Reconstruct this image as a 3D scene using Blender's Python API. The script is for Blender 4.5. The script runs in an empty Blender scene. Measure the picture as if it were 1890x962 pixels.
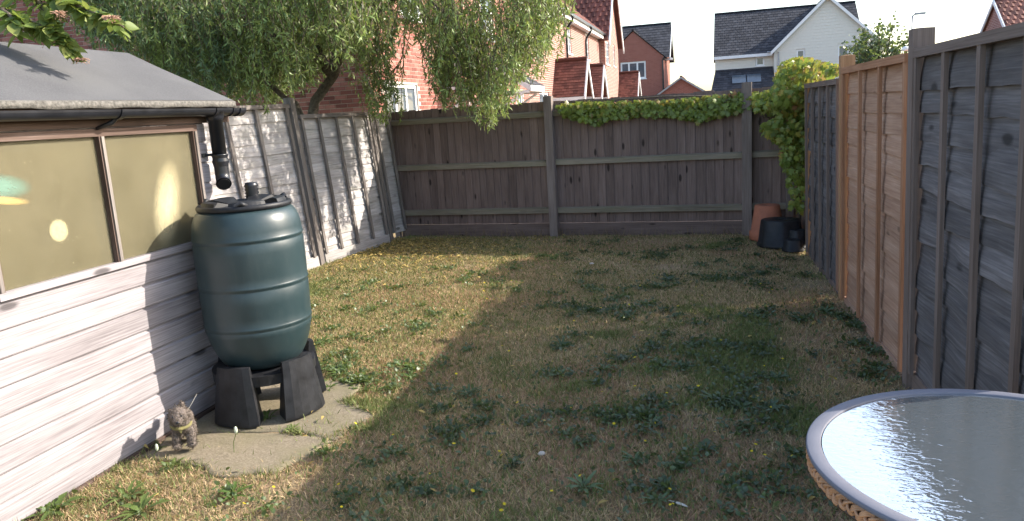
import bpy, math, random
import numpy as np
from mathutils import Vector, Matrix
random.seed(7); RNG = np.random.default_rng(7)
scene = bpy.context.scene
C = scene.collection
rad = math.radians

# ---------------------------------------------------------------- camera, sky, sun, exposure
CAM_R = np.array([[0.9655631, 0.0097597, -0.2599859],      # world = CAM_R @ (right, up, forward)
                  [0.2529728, 0.1981846, 0.9469570],
                  [-0.0607672, 0.9801161, -0.1888908]])
EYE, FPX, IW, IH = 1.6, 1400.0, 1890.0, 962.0
cd = bpy.data.cameras.new('camera'); cam = bpy.data.objects.new('camera', cd); C.objects.link(cam)
cd.sensor_width = 36.0; cd.lens = FPX / IW * 36.0; cd.clip_start = 0.05; cd.clip_end = 900.0
m = Matrix.Identity(4)
for i in range(3):
    m[i][0] = CAM_R[i, 0]; m[i][1] = CAM_R[i, 1]; m[i][2] = -CAM_R[i, 2]
m[2][3] = EYE
cam.matrix_world = m
scene.camera = cam

SUN_EL, SUN_AZ = rad(30.4), rad(24.0)          # azimuth measured from +X towards +Y
S = Vector((math.cos(SUN_EL) * math.cos(SUN_AZ), math.cos(SUN_EL) * math.sin(SUN_AZ), math.sin(SUN_EL)))
world = bpy.data.worlds.new('World'); scene.world = world; world.use_nodes = True
wn = world.node_tree; wn.nodes.clear()
sky = wn.nodes.new('ShaderNodeTexSky'); sky.sky_type = 'NISHITA'; sky.sun_disc = False
sky.sun_elevation = SUN_EL; sky.sun_rotation = math.atan2(S.x, S.y)
sky.air_density = 1.0; sky.dust_density = 1.9; sky.ozone_density = 0.1; sky.altitude = 50
bg = wn.nodes.new('ShaderNodeBackground'); bg.inputs['Strength'].default_value = 0.15
wo = wn.nodes.new('ShaderNodeOutputWorld')
wn.links.new(sky.outputs[0], bg.inputs[0]); wn.links.new(bg.outputs[0], wo.inputs[0])
sd = bpy.data.lights.new('sun', 'SUN'); sd.energy = 3.3; sd.angle = rad(0.53); sd.color = (1.0, 0.93, 0.82)
sun = bpy.data.objects.new('sun', sd); C.objects.link(sun)
sun.rotation_euler = S.to_track_quat('Z', 'Y').to_euler(); sun.location = (20, 9, 14)
scene.view_settings.view_transform = 'Standard'; scene.view_settings.look = 'None'
scene.view_settings.gamma = 1.0; scene.view_settings.use_curve_mapping = False
scene.view_settings.exposure = 1.60
scene.render.resolution_x = 1024; scene.render.resolution_y = 521

# ---------------------------------------------------------------- pixel helpers (a pixel gives a direction only)
def ray(px, py): return CAM_R @ np.array([px - IW / 2, -(py - IH / 2), FPX])
def g(px, py, z=0.0):
    d = ray(px, py); t = (z - EYE) / d[2]; return np.array([0, 0, EYE]) + d * t
def onY(px, py, y):
    d = ray(px, py); return np.array([0, 0, EYE]) + d * (y / d[1])
def projn(P):
    v = (np.asarray(P, float) - np.array([0, 0, EYE])) @ CAM_R
    return IW / 2 + FPX * v[..., 0] / v[..., 2], IH / 2 - FPX * v[..., 1] / v[..., 2]

# ---------------------------------------------------------------- value noise for shapes
def hash2(ix, iy, s=0):
    h = (ix.astype(np.int64) * 374761393 + iy.astype(np.int64) * 668265263 + s * 974634777) & 0x7fffffff
    h = (h ^ (h >> 13)) * 1274126177 & 0x7fffffff
    return ((h ^ (h >> 16)) & 0xffff) / 65535.0
def vnoise(x, y, s=0):
    x = np.asarray(x, float); y = np.asarray(y, float)
    ix = np.floor(x); iy = np.floor(y); fx = x - ix; fy = y - iy
    fx = fx * fx * (3 - 2 * fx); fy = fy * fy * (3 - 2 * fy)
    a = hash2(ix, iy, s); b = hash2(ix + 1, iy, s); c = hash2(ix, iy + 1, s); d = hash2(ix + 1, iy + 1, s)
    return (a * (1 - fx) + b * fx) * (1 - fy) + (c * (1 - fx) + d * fx) * fy
def fbm(x, y, s=0, o=4):
    t = 0; a = 0.5; f = 1.0
    for k in range(o):
        t = t + a * vnoise(np.asarray(x) * f, np.asarray(y) * f, s + k * 17); a *= 0.5; f *= 2.03
    return t

# ---------------------------------------------------------------- materials
class NT:
    def __init__(s, name):
        s.m = bpy.data.materials.new(name); s.m.use_nodes = True; s.t = s.m.node_tree; s.t.nodes.clear()
        s.out = s.n('ShaderNodeOutputMaterial')
    def n(s, kind, **kw):
        nd = s.t.nodes.new(kind)
        for k, v in kw.items():
            if k in nd.inputs.keys(): nd.inputs[k].default_value = v
            else: setattr(nd, k, v)
        return nd
    def l(s, a, b): s.t.links.new(a, b)
def ramp(nt, fac, stops):
    r = nt.n('ShaderNodeValToRGB'); e = r.color_ramp.elements
    while len(e) < len(stops): e.new(0.5)
    for el, (p, c) in zip(e, stops): el.position = p; el.color = (*c, 1)
    nt.l(fac, r.inputs[0]); return r.outputs[0]
def noise(nt, vec, scale, detail=4, rough=0.6, w=None):
    nd = nt.n('ShaderNodeTexNoise'); nd.inputs['Scale'].default_value = scale
    nd.inputs['Detail'].default_value = detail; nd.inputs['Roughness'].default_value = rough
    if vec is not None: nt.l(vec, nd.inputs['Vector'])
    return nd.outputs['Fac']
def mapped(nt, vec, sc):
    mp = nt.n('ShaderNodeMapping'); mp.inputs['Scale'].default_value = sc; nt.l(vec, mp.inputs['Vector']); return mp.outputs[0]
def mix(nt, fac, a, b, kind='MIX'):
    mx = nt.n('ShaderNodeMix'); mx.data_type = 'RGBA'; mx.blend_type = kind
    for s_, v in ((0, fac), (6, a), (7, b)):
        if isinstance(v, (int, float)): mx.inputs[s_].default_value = v
        elif isinstance(v, tuple): mx.inputs[s_].default_value = (*v, 1)
        else: nt.l(v, mx.inputs[s_])
    return mx.outputs[2]
def maths(nt, op, a, b=None, c=None):
    md = nt.n('ShaderNodeMath'); md.operation = op
    for i, v in enumerate((a, b, c)):
        if v is None: continue
        if isinstance(v, (int, float)): md.inputs[i].default_value = v
        else: nt.l(v, md.inputs[i])
    return md.outputs[0]
def finish(nt, col, rough=0.7, bump=None, bstr=0.3, bdist=0.01, metal=0.0, spec=0.5, **kw):
    p = nt.n('ShaderNodeBsdfPrincipled')
    for nme, v in (('Base Color', col), ('Roughness', rough), ('Metallic', metal), ('Specular IOR Level', spec)):
        if isinstance(v, tuple): p.inputs[nme].default_value = (*v, 1)
        elif isinstance(v, (int, float)): p.inputs[nme].default_value = v
        else: nt.l(v, p.inputs[nme])
    for k, v in kw.items(): p.inputs[k].default_value = v
    if bump is not None:
        b = nt.n('ShaderNodeBump'); b.inputs['Strength'].default_value = bstr; b.inputs['Distance'].default_value = bdist
        nt.l(bump, b.inputs['Height']); nt.l(b.outputs[0], p.inputs['Normal'])
    nt.l(p.outputs[0], nt.out.inputs[0]); return nt.m

def wood(name, dark, mid, light, knots=0.5, green=None, var=0.35, rough=0.8, gscale=1.0):
    nt = NT(name); uv = nt.n('ShaderNodeUVMap').outputs[0]
    info = nt.n('ShaderNodeObjectInfo').outputs['Random']
    grain = noise(nt, mapped(nt, uv, (2.6 * gscale, 120 * gscale, 1)), 1.0, 6, 0.6)
    broad = noise(nt, mapped(nt, uv, (1.3, 7, 1)), 1.0, 4, 0.6)
    f = maths(nt, 'ADD', maths(nt, 'MULTIPLY', grain, 0.55), maths(nt, 'MULTIPLY', broad, 0.45))
    col = ramp(nt, f, [(0.34, dark), (0.52, mid), (0.68, light)])
    v = nt.n('ShaderNodeHueSaturation'); nt.l(col, v.inputs['Color'])
    nt.l(maths(nt, 'MULTIPLY_ADD', info, var, 1.0 - var / 2), v.inputs['Value']); col = v.outputs[0]
    if knots:
        vo = nt.n('ShaderNodeTexVoronoi'); vo.inputs['Scale'].default_value = 1.0
        nt.l(mapped(nt, uv, (2.6, 8.5, 1)), vo.inputs['Vector'])
        k = ramp(nt, vo.outputs['Distance'], [(0.0, (1, 1, 1)), (0.10, (.9, .9, .9)), (0.17, (0, 0, 0))])
        thin = ramp(nt, noise(nt, mapped(nt, uv, (1.7, 3.1, 1)), 1.0, 2), [(0.43, (0, 0, 0)), (0.50, (1, 1, 1))])
        col = mix(nt, maths(nt, 'MULTIPLY', maths(nt, 'MULTIPLY', k, thin), knots), col, tuple(c * 0.18 for c in dark))
    if green:
        gm = ramp(nt, noise(nt, mapped(nt, uv, (3.0, 9, 1)), 1.0, 5, 0.7), [(0.46, (0, 0, 0)), (0.66, (1, 1, 1))])
        col = mix(nt, maths(nt, 'MULTIPLY', gm, green[3]), col, tuple(green[:3]))
    return finish(nt, col, rough, bump=f, bstr=0.35, bdist=0.006, spec=0.25)

def speckle(name, c1, c2, scale=60, rough=0.9, bstr=0.4, bdist=0.004, big=None):
    nt = NT(name); co = nt.n('ShaderNodeTexCoord').outputs['Object']
    n1 = noise(nt, co, scale, 6, 0.7); col = ramp(nt, n1, [(0.35, c1), (0.65, c2)])
    if big:
        n2 = ramp(nt, noise(nt, co, big[0], 4, 0.6), [(0.42, (0, 0, 0)), (0.64, (1, 1, 1))])
        col = mix(nt, maths(nt, 'MULTIPLY', n2, big[2]), col, big[1])
    return finish(nt, col, rough, bump=n1, bstr=bstr, bdist=bdist, spec=0.3)
def plain(name, c, rough=0.5, metal=0.0, var=0.12, scale=9, bstr=0.05, spec=0.5, **kw):
    nt = NT(name); co = nt.n('ShaderNodeTexCoord').outputs['Object']
    n1 = noise(nt, co, scale, 5, 0.65)
    col = ramp(nt, n1, [(0.3, tuple(max(0, x * (1 - var)) for x in c)), (0.7, tuple(min(1, x * (1 + var)) for x in c))])
    r = maths(nt, 'MULTIPLY_ADD', n1, 0.2, rough - 0.1)
    return finish(nt, col, r, bump=noise(nt, co, scale * 9, 4), bstr=bstr, bdist=0.003, metal=metal, spec=spec, **kw)
def foliage(name, use_random=None, trans=0.35, rough=0.5, spec=0.3):
    nt = NT(name)
    if use_random:
        col = ramp(nt, nt.n('ShaderNodeObjectInfo').outputs['Random'], use_random)
    else:
        col = nt.n('ShaderNodeAttribute', attribute_name='Col').outputs['Color']
    p = nt.n('ShaderNodeBsdfPrincipled'); nt.l(col, p.inputs['Base Color'])
    p.inputs['Roughness'].default_value = rough; p.inputs['Specular IOR Level'].default_value = spec
    t = nt.n('ShaderNodeBsdfTranslucent')
    nt.l(mix(nt, 0.35, col, (0.35, 0.42, 0.05)), t.inputs[0])
    ms = nt.n('ShaderNodeMixShader'); ms.inputs[0].default_value = trans
    nt.l(p.outputs[0], ms.inputs[1]); nt.l(t.outputs[0], ms.inputs[2]); nt.l(ms.outputs[0], nt.out.inputs[0]); return nt.m

M = {}
M['shed_wood'] = wood('silvered_shed_wood', (.15, .13, .135), (.285, .26, .268), (.40, .375, .385), knots=0.8, var=0.2)
M['shed_trim'] = wood('brown_shed_trim', (.05, .034, .028), (.105, .070, .057), (.20, .152, .134), knots=0.2, var=0.2)
M['left_slat'] = wood('pale_weathered_slat', (.22, .20, .19), (.42, .39, .38), (.56, .53, .52), knots=0.8, var=0.22, green=(.13, .14, .06, .25))
M['left_post'] = wood('grey_post_wood', (.085, .073, .063), (.175, .152, .138), (.26, .232, .215), knots=0.3, var=0.25)
M['back_board'] = wood('brown_feather_board', (.100, .069, .060), (.175, .125, .110), (.24, .178, .160), knots=0.95, var=0.34)
M['back_rail'] = wood('mossy_rail_wood', (.13, .108, .080), (.225, .19, .145), (.30, .26, .20), knots=0.2, green=(.15, .15, .08, .4), var=0.2)
M['back_post'] = wood('grey_brown_post', (.115, .09, .08), (.20, .16, .143), (.27, .222, .202), knots=0.4, var=0.2)
M['grey_slat'] = wood('grey_waney_slat', (.062, .057, .060), (.122, .112, .116), (.21, .197, .203), knots=0.8, var=0.4)
M['grey_batten'] = wood('grey_brown_batten', (.10, .075, .064), (.16, .122, .107), (.215, .17, .153), knots=0.2, var=0.2)
M['orange_slat'] = wood('orange_waney_slat', (.25, .14, .095), (.38, .235, .165), (.48, .33, .25), knots=0.6, var=0.25)
M['orange_batten'] = wood('orange_brown_batten', (.20, .095, .05), (.32, .165, .095), (.40, .24, .16), knots=0.2, var=0.2)
M['orange_post'] = wood('orange_post_wood', (.22, .12, .06), (.34, .20, .11), (.42, .28, .18), knots=0.3, var=0.15)
M['felt'] = speckle('mineral_roofing_felt', (.06, .06, .063), (.105, .105, .110), 160, 0.9, 0.5, 0.004, big=(1.7, (.12, .12, .122), .5))
M['felt_edge'] = speckle('gritty_felt_edge', (.07, .066, .06), (.18, .17, .155), 55, 0.95, 0.8, 0.01)
M['black_pvc'] = plain('black_pvc', (.014, .015, .019), 0.32, var=0.4)
M['black_plastic'] = plain('scuffed_black_plastic', (.016, .0165, .019), 0.5, var=0.5, scale=14, bstr=0.15, spec=0.3)
M['green_plastic'] = None
M['concrete'] = speckle('worn_concrete', (.16, .13, .088), (.27, .225, .16), 75, 0.95, 0.6, 0.006, big=(3.1, (.17, .15, .085), .7))
M['terracotta'] = plain('terracotta', (.36, .125, .07), 0.8, var=0.2)
M['white_paint'] = plain('white_paint', (.78, .78, .77), 0.5, var=0.04)
M['cream_board'] = plain('cream_cladding', (.66, .63, .55), 0.6, var=0.04)
M['window_glass'] = plain('window_glass', (.09, .11, .13), 0.08, var=0.3, scale=1.2, spec=0.9)
M['mortar'] = speckle('pale_mortar', (.38, .33, .29), (.50, .45, .40), 40)
M['bark'] = speckle('rough_bark', (.075, .058, .042), (.17, .14, .105), 30, 0.95, 1.0, 0.02)
M['rim_metal'] = plain('grey_powder_coated_metal', (.125, .13, .16), 0.55, metal=0.0, var=0.06, spec=0.25)
M['dark_metal'] = plain('dark_brown_metal', (.05, .04, .035), 0.45, metal=0.4)
M['lamp_grey'] = plain('galvanised_grey', (.35, .36, .37), 0.5, metal=0.5)
M['foliage'] = foliage('leaf_foliage', rough=0.42, spec=0.5)
M['grass'] = foliage('grass_blades', trans=0.25, rough=0.65, spec=0.15)
M['grass_dry'] = M['grass']

nt = NT('green_barrel_plastic'); co = nt.n('ShaderNodeTexCoord').outputs['Object']
n1 = noise(nt, co, 5, 6, 0.7); col = ramp(nt, n1, [(0.3, (.017, .034, .038)), (0.7, (.026, .046, .051))])
dust = ramp(nt, noise(nt, mapped(nt, co, (6, 6, 1.2)), 3, 5, 0.7), [(0.5, (0, 0, 0)), (0.8, (1, 1, 1))])
col = mix(nt, maths(nt, 'MULTIPLY', dust, 0.10), col, (.16, .17, .15))
M['green_plastic'] = finish(nt, col, maths(nt, 'MULTIPLY_ADD', n1, 0.25, 0.27), bump=noise(nt, co, 120, 3), bstr=0.06, bdist=0.002)

def brick_ramp(): return [(0.0, (.16, .060, .050)), (0.3, (.23, .088, .070)), (0.65, (.29, .118, .094)), (1.0, (.36, .17, .135))]
def brick_mat(name, src):
    nt = NT(name); co = nt.n('ShaderNodeTexCoord').outputs['Object']
    fac = nt.n('ShaderNodeObjectInfo').outputs['Random'] if src == 'obj' else nt.n('ShaderNodeAttribute', attribute_name='Col').outputs['Fac']
    col = ramp(nt, fac, brick_ramp()); n1 = noise(nt, co, 45, 5, 0.7)
    col = mix(nt, 0.5, col, ramp(nt, n1, [(0.3, (.6, .6, .6)), (0.7, (1.25, 1.2, 1.2))]), 'MULTIPLY')
    return finish(nt, col, 0.9, bump=n1, bstr=0.5, bdist=0.004, spec=0.2)
M['brick_one'] = brick_mat('red_brick_single', 'obj'); M['brick_many'] = brick_mat('red_brick', 'att')
def far_brick(name, a, b, mo):
    nt = NT(name); uv = nt.n('ShaderNodeUVMap').outputs[0]
    bt = nt.n('ShaderNodeTexBrick'); nt.l(uv, bt.inputs['Vector'])
    for k, v in (('Color1', (*a, 1)), ('Color2', (*b, 1)), ('Mortar', (*mo, 1)), ('Scale', 1.0), ('Mortar Size', 0.011), ('Brick Width', 0.225), ('Row Height', 0.075), ('Bias', 0.0)):
        bt.inputs[k].default_value = v
    n1 = noise(nt, uv, 6, 4); col = mix(nt, 0.35, bt.outputs['Color'], ramp(nt, n1, [(0.3, (.6, .55, .55)), (0.7, (1.2, 1.2, 1.2))]), 'MULTIPLY')
    return finish(nt, col, 0.9, bump=bt.outputs['Fac'], bstr=-0.4, bdist=0.006, spec=0.2)
M['far_brick'] = far_brick('far_red_brick', (.23, .088, .068), (.31, .128, .10), (.42, .34, .30))
M['far_brick2'] = far_brick('far_orange_brick', (.29, .095, .068), (.34, .12, .088), (.34, .19, .15))
def tile_mat(name, stops):
    nt = NT(name); co = nt.n('ShaderNodeTexCoord').outputs['Object']
    col = ramp(nt, nt.n('ShaderNodeAttribute', attribute_name='Col').outputs['Fac'], stops); n1 = noise(nt, co, 3, 6, 0.75)
    col = mix(nt, 0.6, col, ramp(nt, n1, [(0.3, (.55, .55, .55)), (0.72, (1.3, 1.25, 1.2))]), 'MULTIPLY')
    return finish(nt, col, 0.85, bump=n1, bstr=0.2, bdist=0.01, spec=0.3)
M['slate'] = tile_mat('dark_slate_tile', [(0, (.03, .031, .038)), (1, (.065, .067, .078))])
M['red_tile'] = tile_mat('red_brown_tile', [(0, (.10, .042, .035)), (1, (.22, .085, .065))])
M['orange_tile'] = tile_mat('orange_clay_tile', [(0, (.115, .048, .038)), (1, (.24, .10, .075))])

# dusty plastic glazing of the shed
nt = NT('dusty_plastic_glazing'); co = nt.n('ShaderNodeTexCoord').outputs['Object']
n1 = noise(nt, co, 3.2, 6, 0.7); n2 = noise(nt, co, 120, 2, 0.5)
col = ramp(nt, n1, [(0.3, (.145, .13, .082)), (0.7, (.22, .20, .138))])
col = mix(nt, ramp(nt, n2, [(0.70, (0, 0, 0)), (0.78, (1, 1, 1))]), col, (.55, .50, .35))
p = nt.n('ShaderNodeBsdfPrincipled'); nt.l(col, p.inputs['Base Color']); p.inputs['Roughness'].default_value = 0.25
tr = nt.n('ShaderNodeBsdfTransparent'); tr.inputs[0].default_value = (.90, .86, .72, 1)
ms = nt.n('ShaderNodeMixShader'); nt.l(maths(nt, 'MULTIPLY_ADD', n1, 0.35, 0.30), ms.inputs[0])
nt.l(p.outputs[0], ms.inputs[1]); nt.l(tr.outputs[0], ms.inputs[2]); nt.l(ms.outputs[0], nt.out.inputs[0])
M['shed_pane'] = nt.m
# rippled table glass
nt = NT('rippled_table_glass'); co = nt.n('ShaderNodeTexCoord').outputs['Object']
rp = nt.n('ShaderNodeTexNoise'); nt.l(mapped(nt, co, (1, 1.7, 1)), rp.inputs['Vector']); rp.inputs['Scale'].default_value = 38; rp.inputs['Detail'].default_value = 2; rp.inputs['Distortion'].default_value = 0.6
p = nt.n('ShaderNodeBsdfPrincipled'); p.inputs['Base Color'].default_value = (.13, .152, .165, 1); p.inputs['Roughness'].default_value = 0.07
p.inputs['IOR'].default_value = 1.32; p.inputs['Transmission Weight'].default_value = 0.65
b = nt.n('ShaderNodeBump'); b.inputs['Strength'].default_value = 0.16; b.inputs['Distance'].default_value = 0.006
nt.l(rp.outputs['Fac'], b.inputs['Height']); nt.l(b.outputs[0], p.inputs['Normal']); nt.l(p.outputs[0], nt.out.inputs[0])
M['table_glass'] = nt.m
M['cane'] = plain('tan_cane', (.38, .20, .105), 0.5, var=0.3, scale=30)
# soil and thatch of the lawn
nt = NT('dry_lawn_thatch'); co = nt.n('ShaderNodeTexCoord').outputs['Object']
a1 = noise(nt, co, 130, 6, 0.75); a2 = noise(nt, co, 1.4, 5, 0.65)
col = ramp(nt, a1, [(0.32, (.14, .10, .064)), (0.5, (.33, .24, .15)), (0.68, (.50, .39, .24))])
col = mix(nt, ramp(nt, a2, [(0.45, (0, 0, 0)), (0.65, (.5, .5, .5))]), col, (.14, .14, .06))
M['thatch'] = finish(nt, col, 1.0, bump=a1, bstr=0.8, bdist=0.02, spec=0.05)
M['earth'] = speckle('rough_grassland', (.07, .075, .03), (.16, .15, .07), 3, 1.0)
M['asphalt'] = speckle('asphalt', (.035, .035, .036), (.065, .065, .066), 80, 0.9)

# ---------------------------------------------------------------- mesh builders
class MB:
    """collects faces; every face corner has a uv in metres (u along the grain)"""
    def __init__(s): s.v = []; s.f = []; s.uv = []; s.col = []
    def add(s, vs, fs, uvs=None, col=None):
        b = len(s.v); s.v += [tuple(map(float, p)) for p in vs]; s.col += [col if col is not None else 0.5] * len(vs)
        for i, f in enumerate(fs):
            s.f.append(tuple(b + k for k in f)); s.uv += (uvs[i] if uvs else [(0, 0)] * len(f))
    def quad(s, a, b, c, d, col=None):
        a, b, c, d = map(np.asarray, (a, b, c, d)); lu = np.linalg.norm(b - a); lv = np.linalg.norm(d - a)
        s.add([a, b, c, d], [(0, 1, 2, 3)], [[(0, 0), (lu, 0), (lu, lv), (0, lv)]], col)
    def poly(s, pts, ax=(0, 1), col=None):
        s.add(pts, [tuple(range(len(pts)))], [[(p[ax[0]], p[ax[1]]) for p in pts]], col)
    def box(s, lo, hi, grain=0, F=None, col=None):
        """axis box, F maps local points to the scene; grain = axis of the wood's length"""
        o = (random.random() * 40, random.random() * 40); x0, y0, z0 = lo; x1, y1, z1 = hi
        P = [(x, y, z) for x in (x0, x1) for y in (y0, y1) for z in (z0, z1)]
        fs = [(0, 1, 3, 2), (4, 6, 7, 5), (0, 4, 5, 1), (2, 3, 7, 6), (0, 2, 6, 4), (1, 5, 7, 3)]; axn = [0, 0, 1, 1, 2, 2]
        uvs = []
        for f, n in zip(fs, axn):
            o2 = [a for a in (0, 1, 2) if a != n]
            ua = grain if grain in o2 else o2[0]; va = [a for a in o2 if a != ua][0]
            uvs.append([(P[k][ua] + o[0], P[k][va] + o[1] + n * .3) for k in f])
        s.add([F(*p) for p in P] if F else P, fs, uvs, col)
    def tube(s, pts, r, n=8, cap=True, flat=1.0):
        pts = [Vector(p) for p in pts]; rs = r if hasattr(r, '__len__') else [r] * len(pts); L = 0; vs = []; Ls = []
        up = None
        for i, p in enumerate(pts):
            t = (pts[min(i + 1, len(pts) - 1)] - pts[max(i - 1, 0)]).normalized()
            if up is None: up = t.orthogonal().normalized()
            up = (up - t * up.dot(t)).normalized(); sd_ = t.cross(up)
            if i: L += (p - pts[i - 1]).length
            Ls.append(L)
            for k in range(n):
                a = 2 * math.pi * k / n; vs.append(p + up * (math.cos(a) * rs[i]) + sd_ * (math.sin(a) * rs[i] * flat))
        fs = []; uvs = []
        for i in range(len(pts) - 1):
            for k in range(n):
                fs.append((i * n + k, i * n + (k + 1) % n, (i + 1) * n + (k + 1) % n, (i + 1) * n + k))
                w = 6.28 * rs[i] / n; uvs.append([(Ls[i], k * w), (Ls[i], (k + 1) * w), (Ls[i + 1], (k + 1) * w), (Ls[i + 1], k * w)])
        if cap:
            for base in (0, (len(pts) - 1) * n):
                fs.append(tuple(base + k for k in range(n))); uvs.append([(0, 0)] * n)
        s.add(vs, fs, uvs)
    def lathe(s, prof, n=48, c=(0, 0, 0), rfun=None):
        vs = []
        for (r, z) in prof:
            for k in range(n):
                a = 2 * math.pi * k / n; rr = rfun(r, z, a) if rfun else r
                vs.append((c[0] + rr * math.cos(a), c[1] + rr * math.sin(a), c[2] + z))
        fs = [(i * n + k, i * n + (k + 1) % n, (i + 1) * n + (k + 1) % n, (i + 1) * n + k) for i in range(len(prof) - 1) for k in range(n)]
        s.add(vs, fs)
    def build(s, name, mat, parent=None, smooth=False, org=None):
        me = bpy.data.meshes.new(name); o0 = np.array(org if org is not None else ((0, 0, 0)), float)
        me.from_pydata([tuple(np.array(v) - o0) for v in s.v], [], s.f); me.validate()
        if len(me.loops) == len(s.uv):
            ul = me.uv_layers.new(name='UVMap'); ul.data.foreach_set('uv', np.array(s.uv, np.float32).ravel())
        ca = me.attributes.new('Col', 'FLOAT_COLOR', 'POINT')
        cc = np.array([(c, c, c, 1) if not hasattr(c, '__len__') else (*c, 1) for c in s.col], np.float32); ca.data.foreach_set('color', cc.ravel())
        if smooth: me.shade_smooth()
        me.materials.append(mat); o = bpy.data.objects.new(name, me); C.objects.link(o)
        if parent: o.parent = parent; 
        o.location = tuple(o0)
        return o
def tag(o, label=None, cat=None, group=None, kind=None):
    for k, v in (('label', label), ('category', cat), ('group', group), ('kind', kind)):
        if v: o[k] = v
    return o
def thing(name, label, cat, loc=(0, 0, 0), group=None):
    o = bpy.data.objects.new(name, None); o.empty_display_size = 0.1; C.objects.link(o); o.location = loc
    return tag(o, label, cat, group)
def part(mb, name, mat, root, smooth=False, up=None):
    """mb holds scene coordinates; the part is parented to root (and its parent chain) without moving"""
    base = np.array(root.location); q = root.parent
    while q: base = base + np.array(q.location); q = q.parent
    mb.v = [tuple(np.array(v) - base) for v in mb.v]
    return mb.build(name, mat, root, smooth)
def scatter(name, bv, bf, Rm, T, col, mat, parent=None, smooth=False):
    """one mesh of many small copies: base verts bv (k,3), base tris bf (j,3), matrices Rm (n,3,3), origins T (n,3), colours col (n,3)"""
    bv = np.asarray(bv, float); bf = np.asarray(bf); n = len(T); k = len(bv)
    V = np.einsum('nij,kj->nki', Rm, bv) + T[:, None, :]
    if parent: V = V - np.array(parent.location)
    F = (bf[None] + (np.arange(n) * k)[:, None, None]).reshape(-1, 3)
    me = bpy.data.meshes.new(name); me.vertices.add(n * k); me.vertices.foreach_set('co', V.astype(np.float32).ravel())
    me.loops.add(F.size); me.loops.foreach_set('vertex_index', F.astype(np.int32).ravel())
    me.polygons.add(len(F)); me.polygons.foreach_set('loop_start', (np.arange(len(F)) * 3).astype(np.int32))
    me.update(calc_edges=True)
    ca = me.attributes.new('Col', 'FLOAT_COLOR', 'POINT')
    cc = np.ones((n, k, 4), np.float32); cc[:, :, :3] = col[:, None, :]; ca.data.foreach_set('color', cc.ravel())
    if smooth: me.shade_smooth()
    me.materials.append(mat); o = bpy.data.objects.new(name, me); C.objects.link(o)
    if parent: o.parent = parent
    return o
def frames(d, nrm):
    """matrices with columns (side, along d, normal)"""
    d = d / np.linalg.norm(d, axis=1, keepdims=True); s_ = np.cross(d, nrm); s_ /= np.linalg.norm(s_, axis=1, keepdims=True) + 1e-9
    n_ = np.cross(s_, d); return np.stack([s_, d, n_], axis=2)
def copy_tree(o, parent=None):
    c = o.copy(); C.objects.link(c); c.parent = parent
    for ch in o.children: copy_tree(ch, c)
    return c

# ---------------------------------------------------------------- ground and lawn
mb = MB(); mb.quad((-300, -60, -.12), (300, -60, -.12), (300, 420, -.12), (-300, 420, -.12))
tag(mb.build('ground', M['earth']), 'rough open ground around the gardens and houses', 'ground', kind='structure')
mb = MB(); mb.quad((-4.2, 10.6, -.06), (14, 10.6, -.06), (14, 70, -.06), (-4.2, 70, -.06))
tag(mb.build('road', M['asphalt']), 'dark asphalt estate road behind the back fence', 'road', kind='structure')
def lawn_h(x, y): return (fbm(x * 1.1, y * 1.1, 3, 3) - 0.45) * 0.05 + (fbm(x * 6, y * 6, 9, 2) - 0.4) * 0.018
NX, NY = 150, 230; gx = np.linspace(-5.2, 1.6, NX); gy = np.linspace(-0.5, 10.2, NY)
XX, YY = np.meshgrid(gx, gy); ZZ = lawn_h(XX, YY) - 0.012
mb = MB(); idx = lambda j, i: j * NX + i
mb.add(np.stack([XX, YY, ZZ], -1).reshape(-1, 3), [(idx(j, i), idx(j, i + 1), idx(j + 1, i + 1), idx(j + 1, i)) for j in range(NY - 1) for i in range(NX - 1)])
tag(mb.build('lawn', M['thatch'], smooth=True), 'parched patchy back garden lawn', 'lawn', kind='structure')

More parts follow.
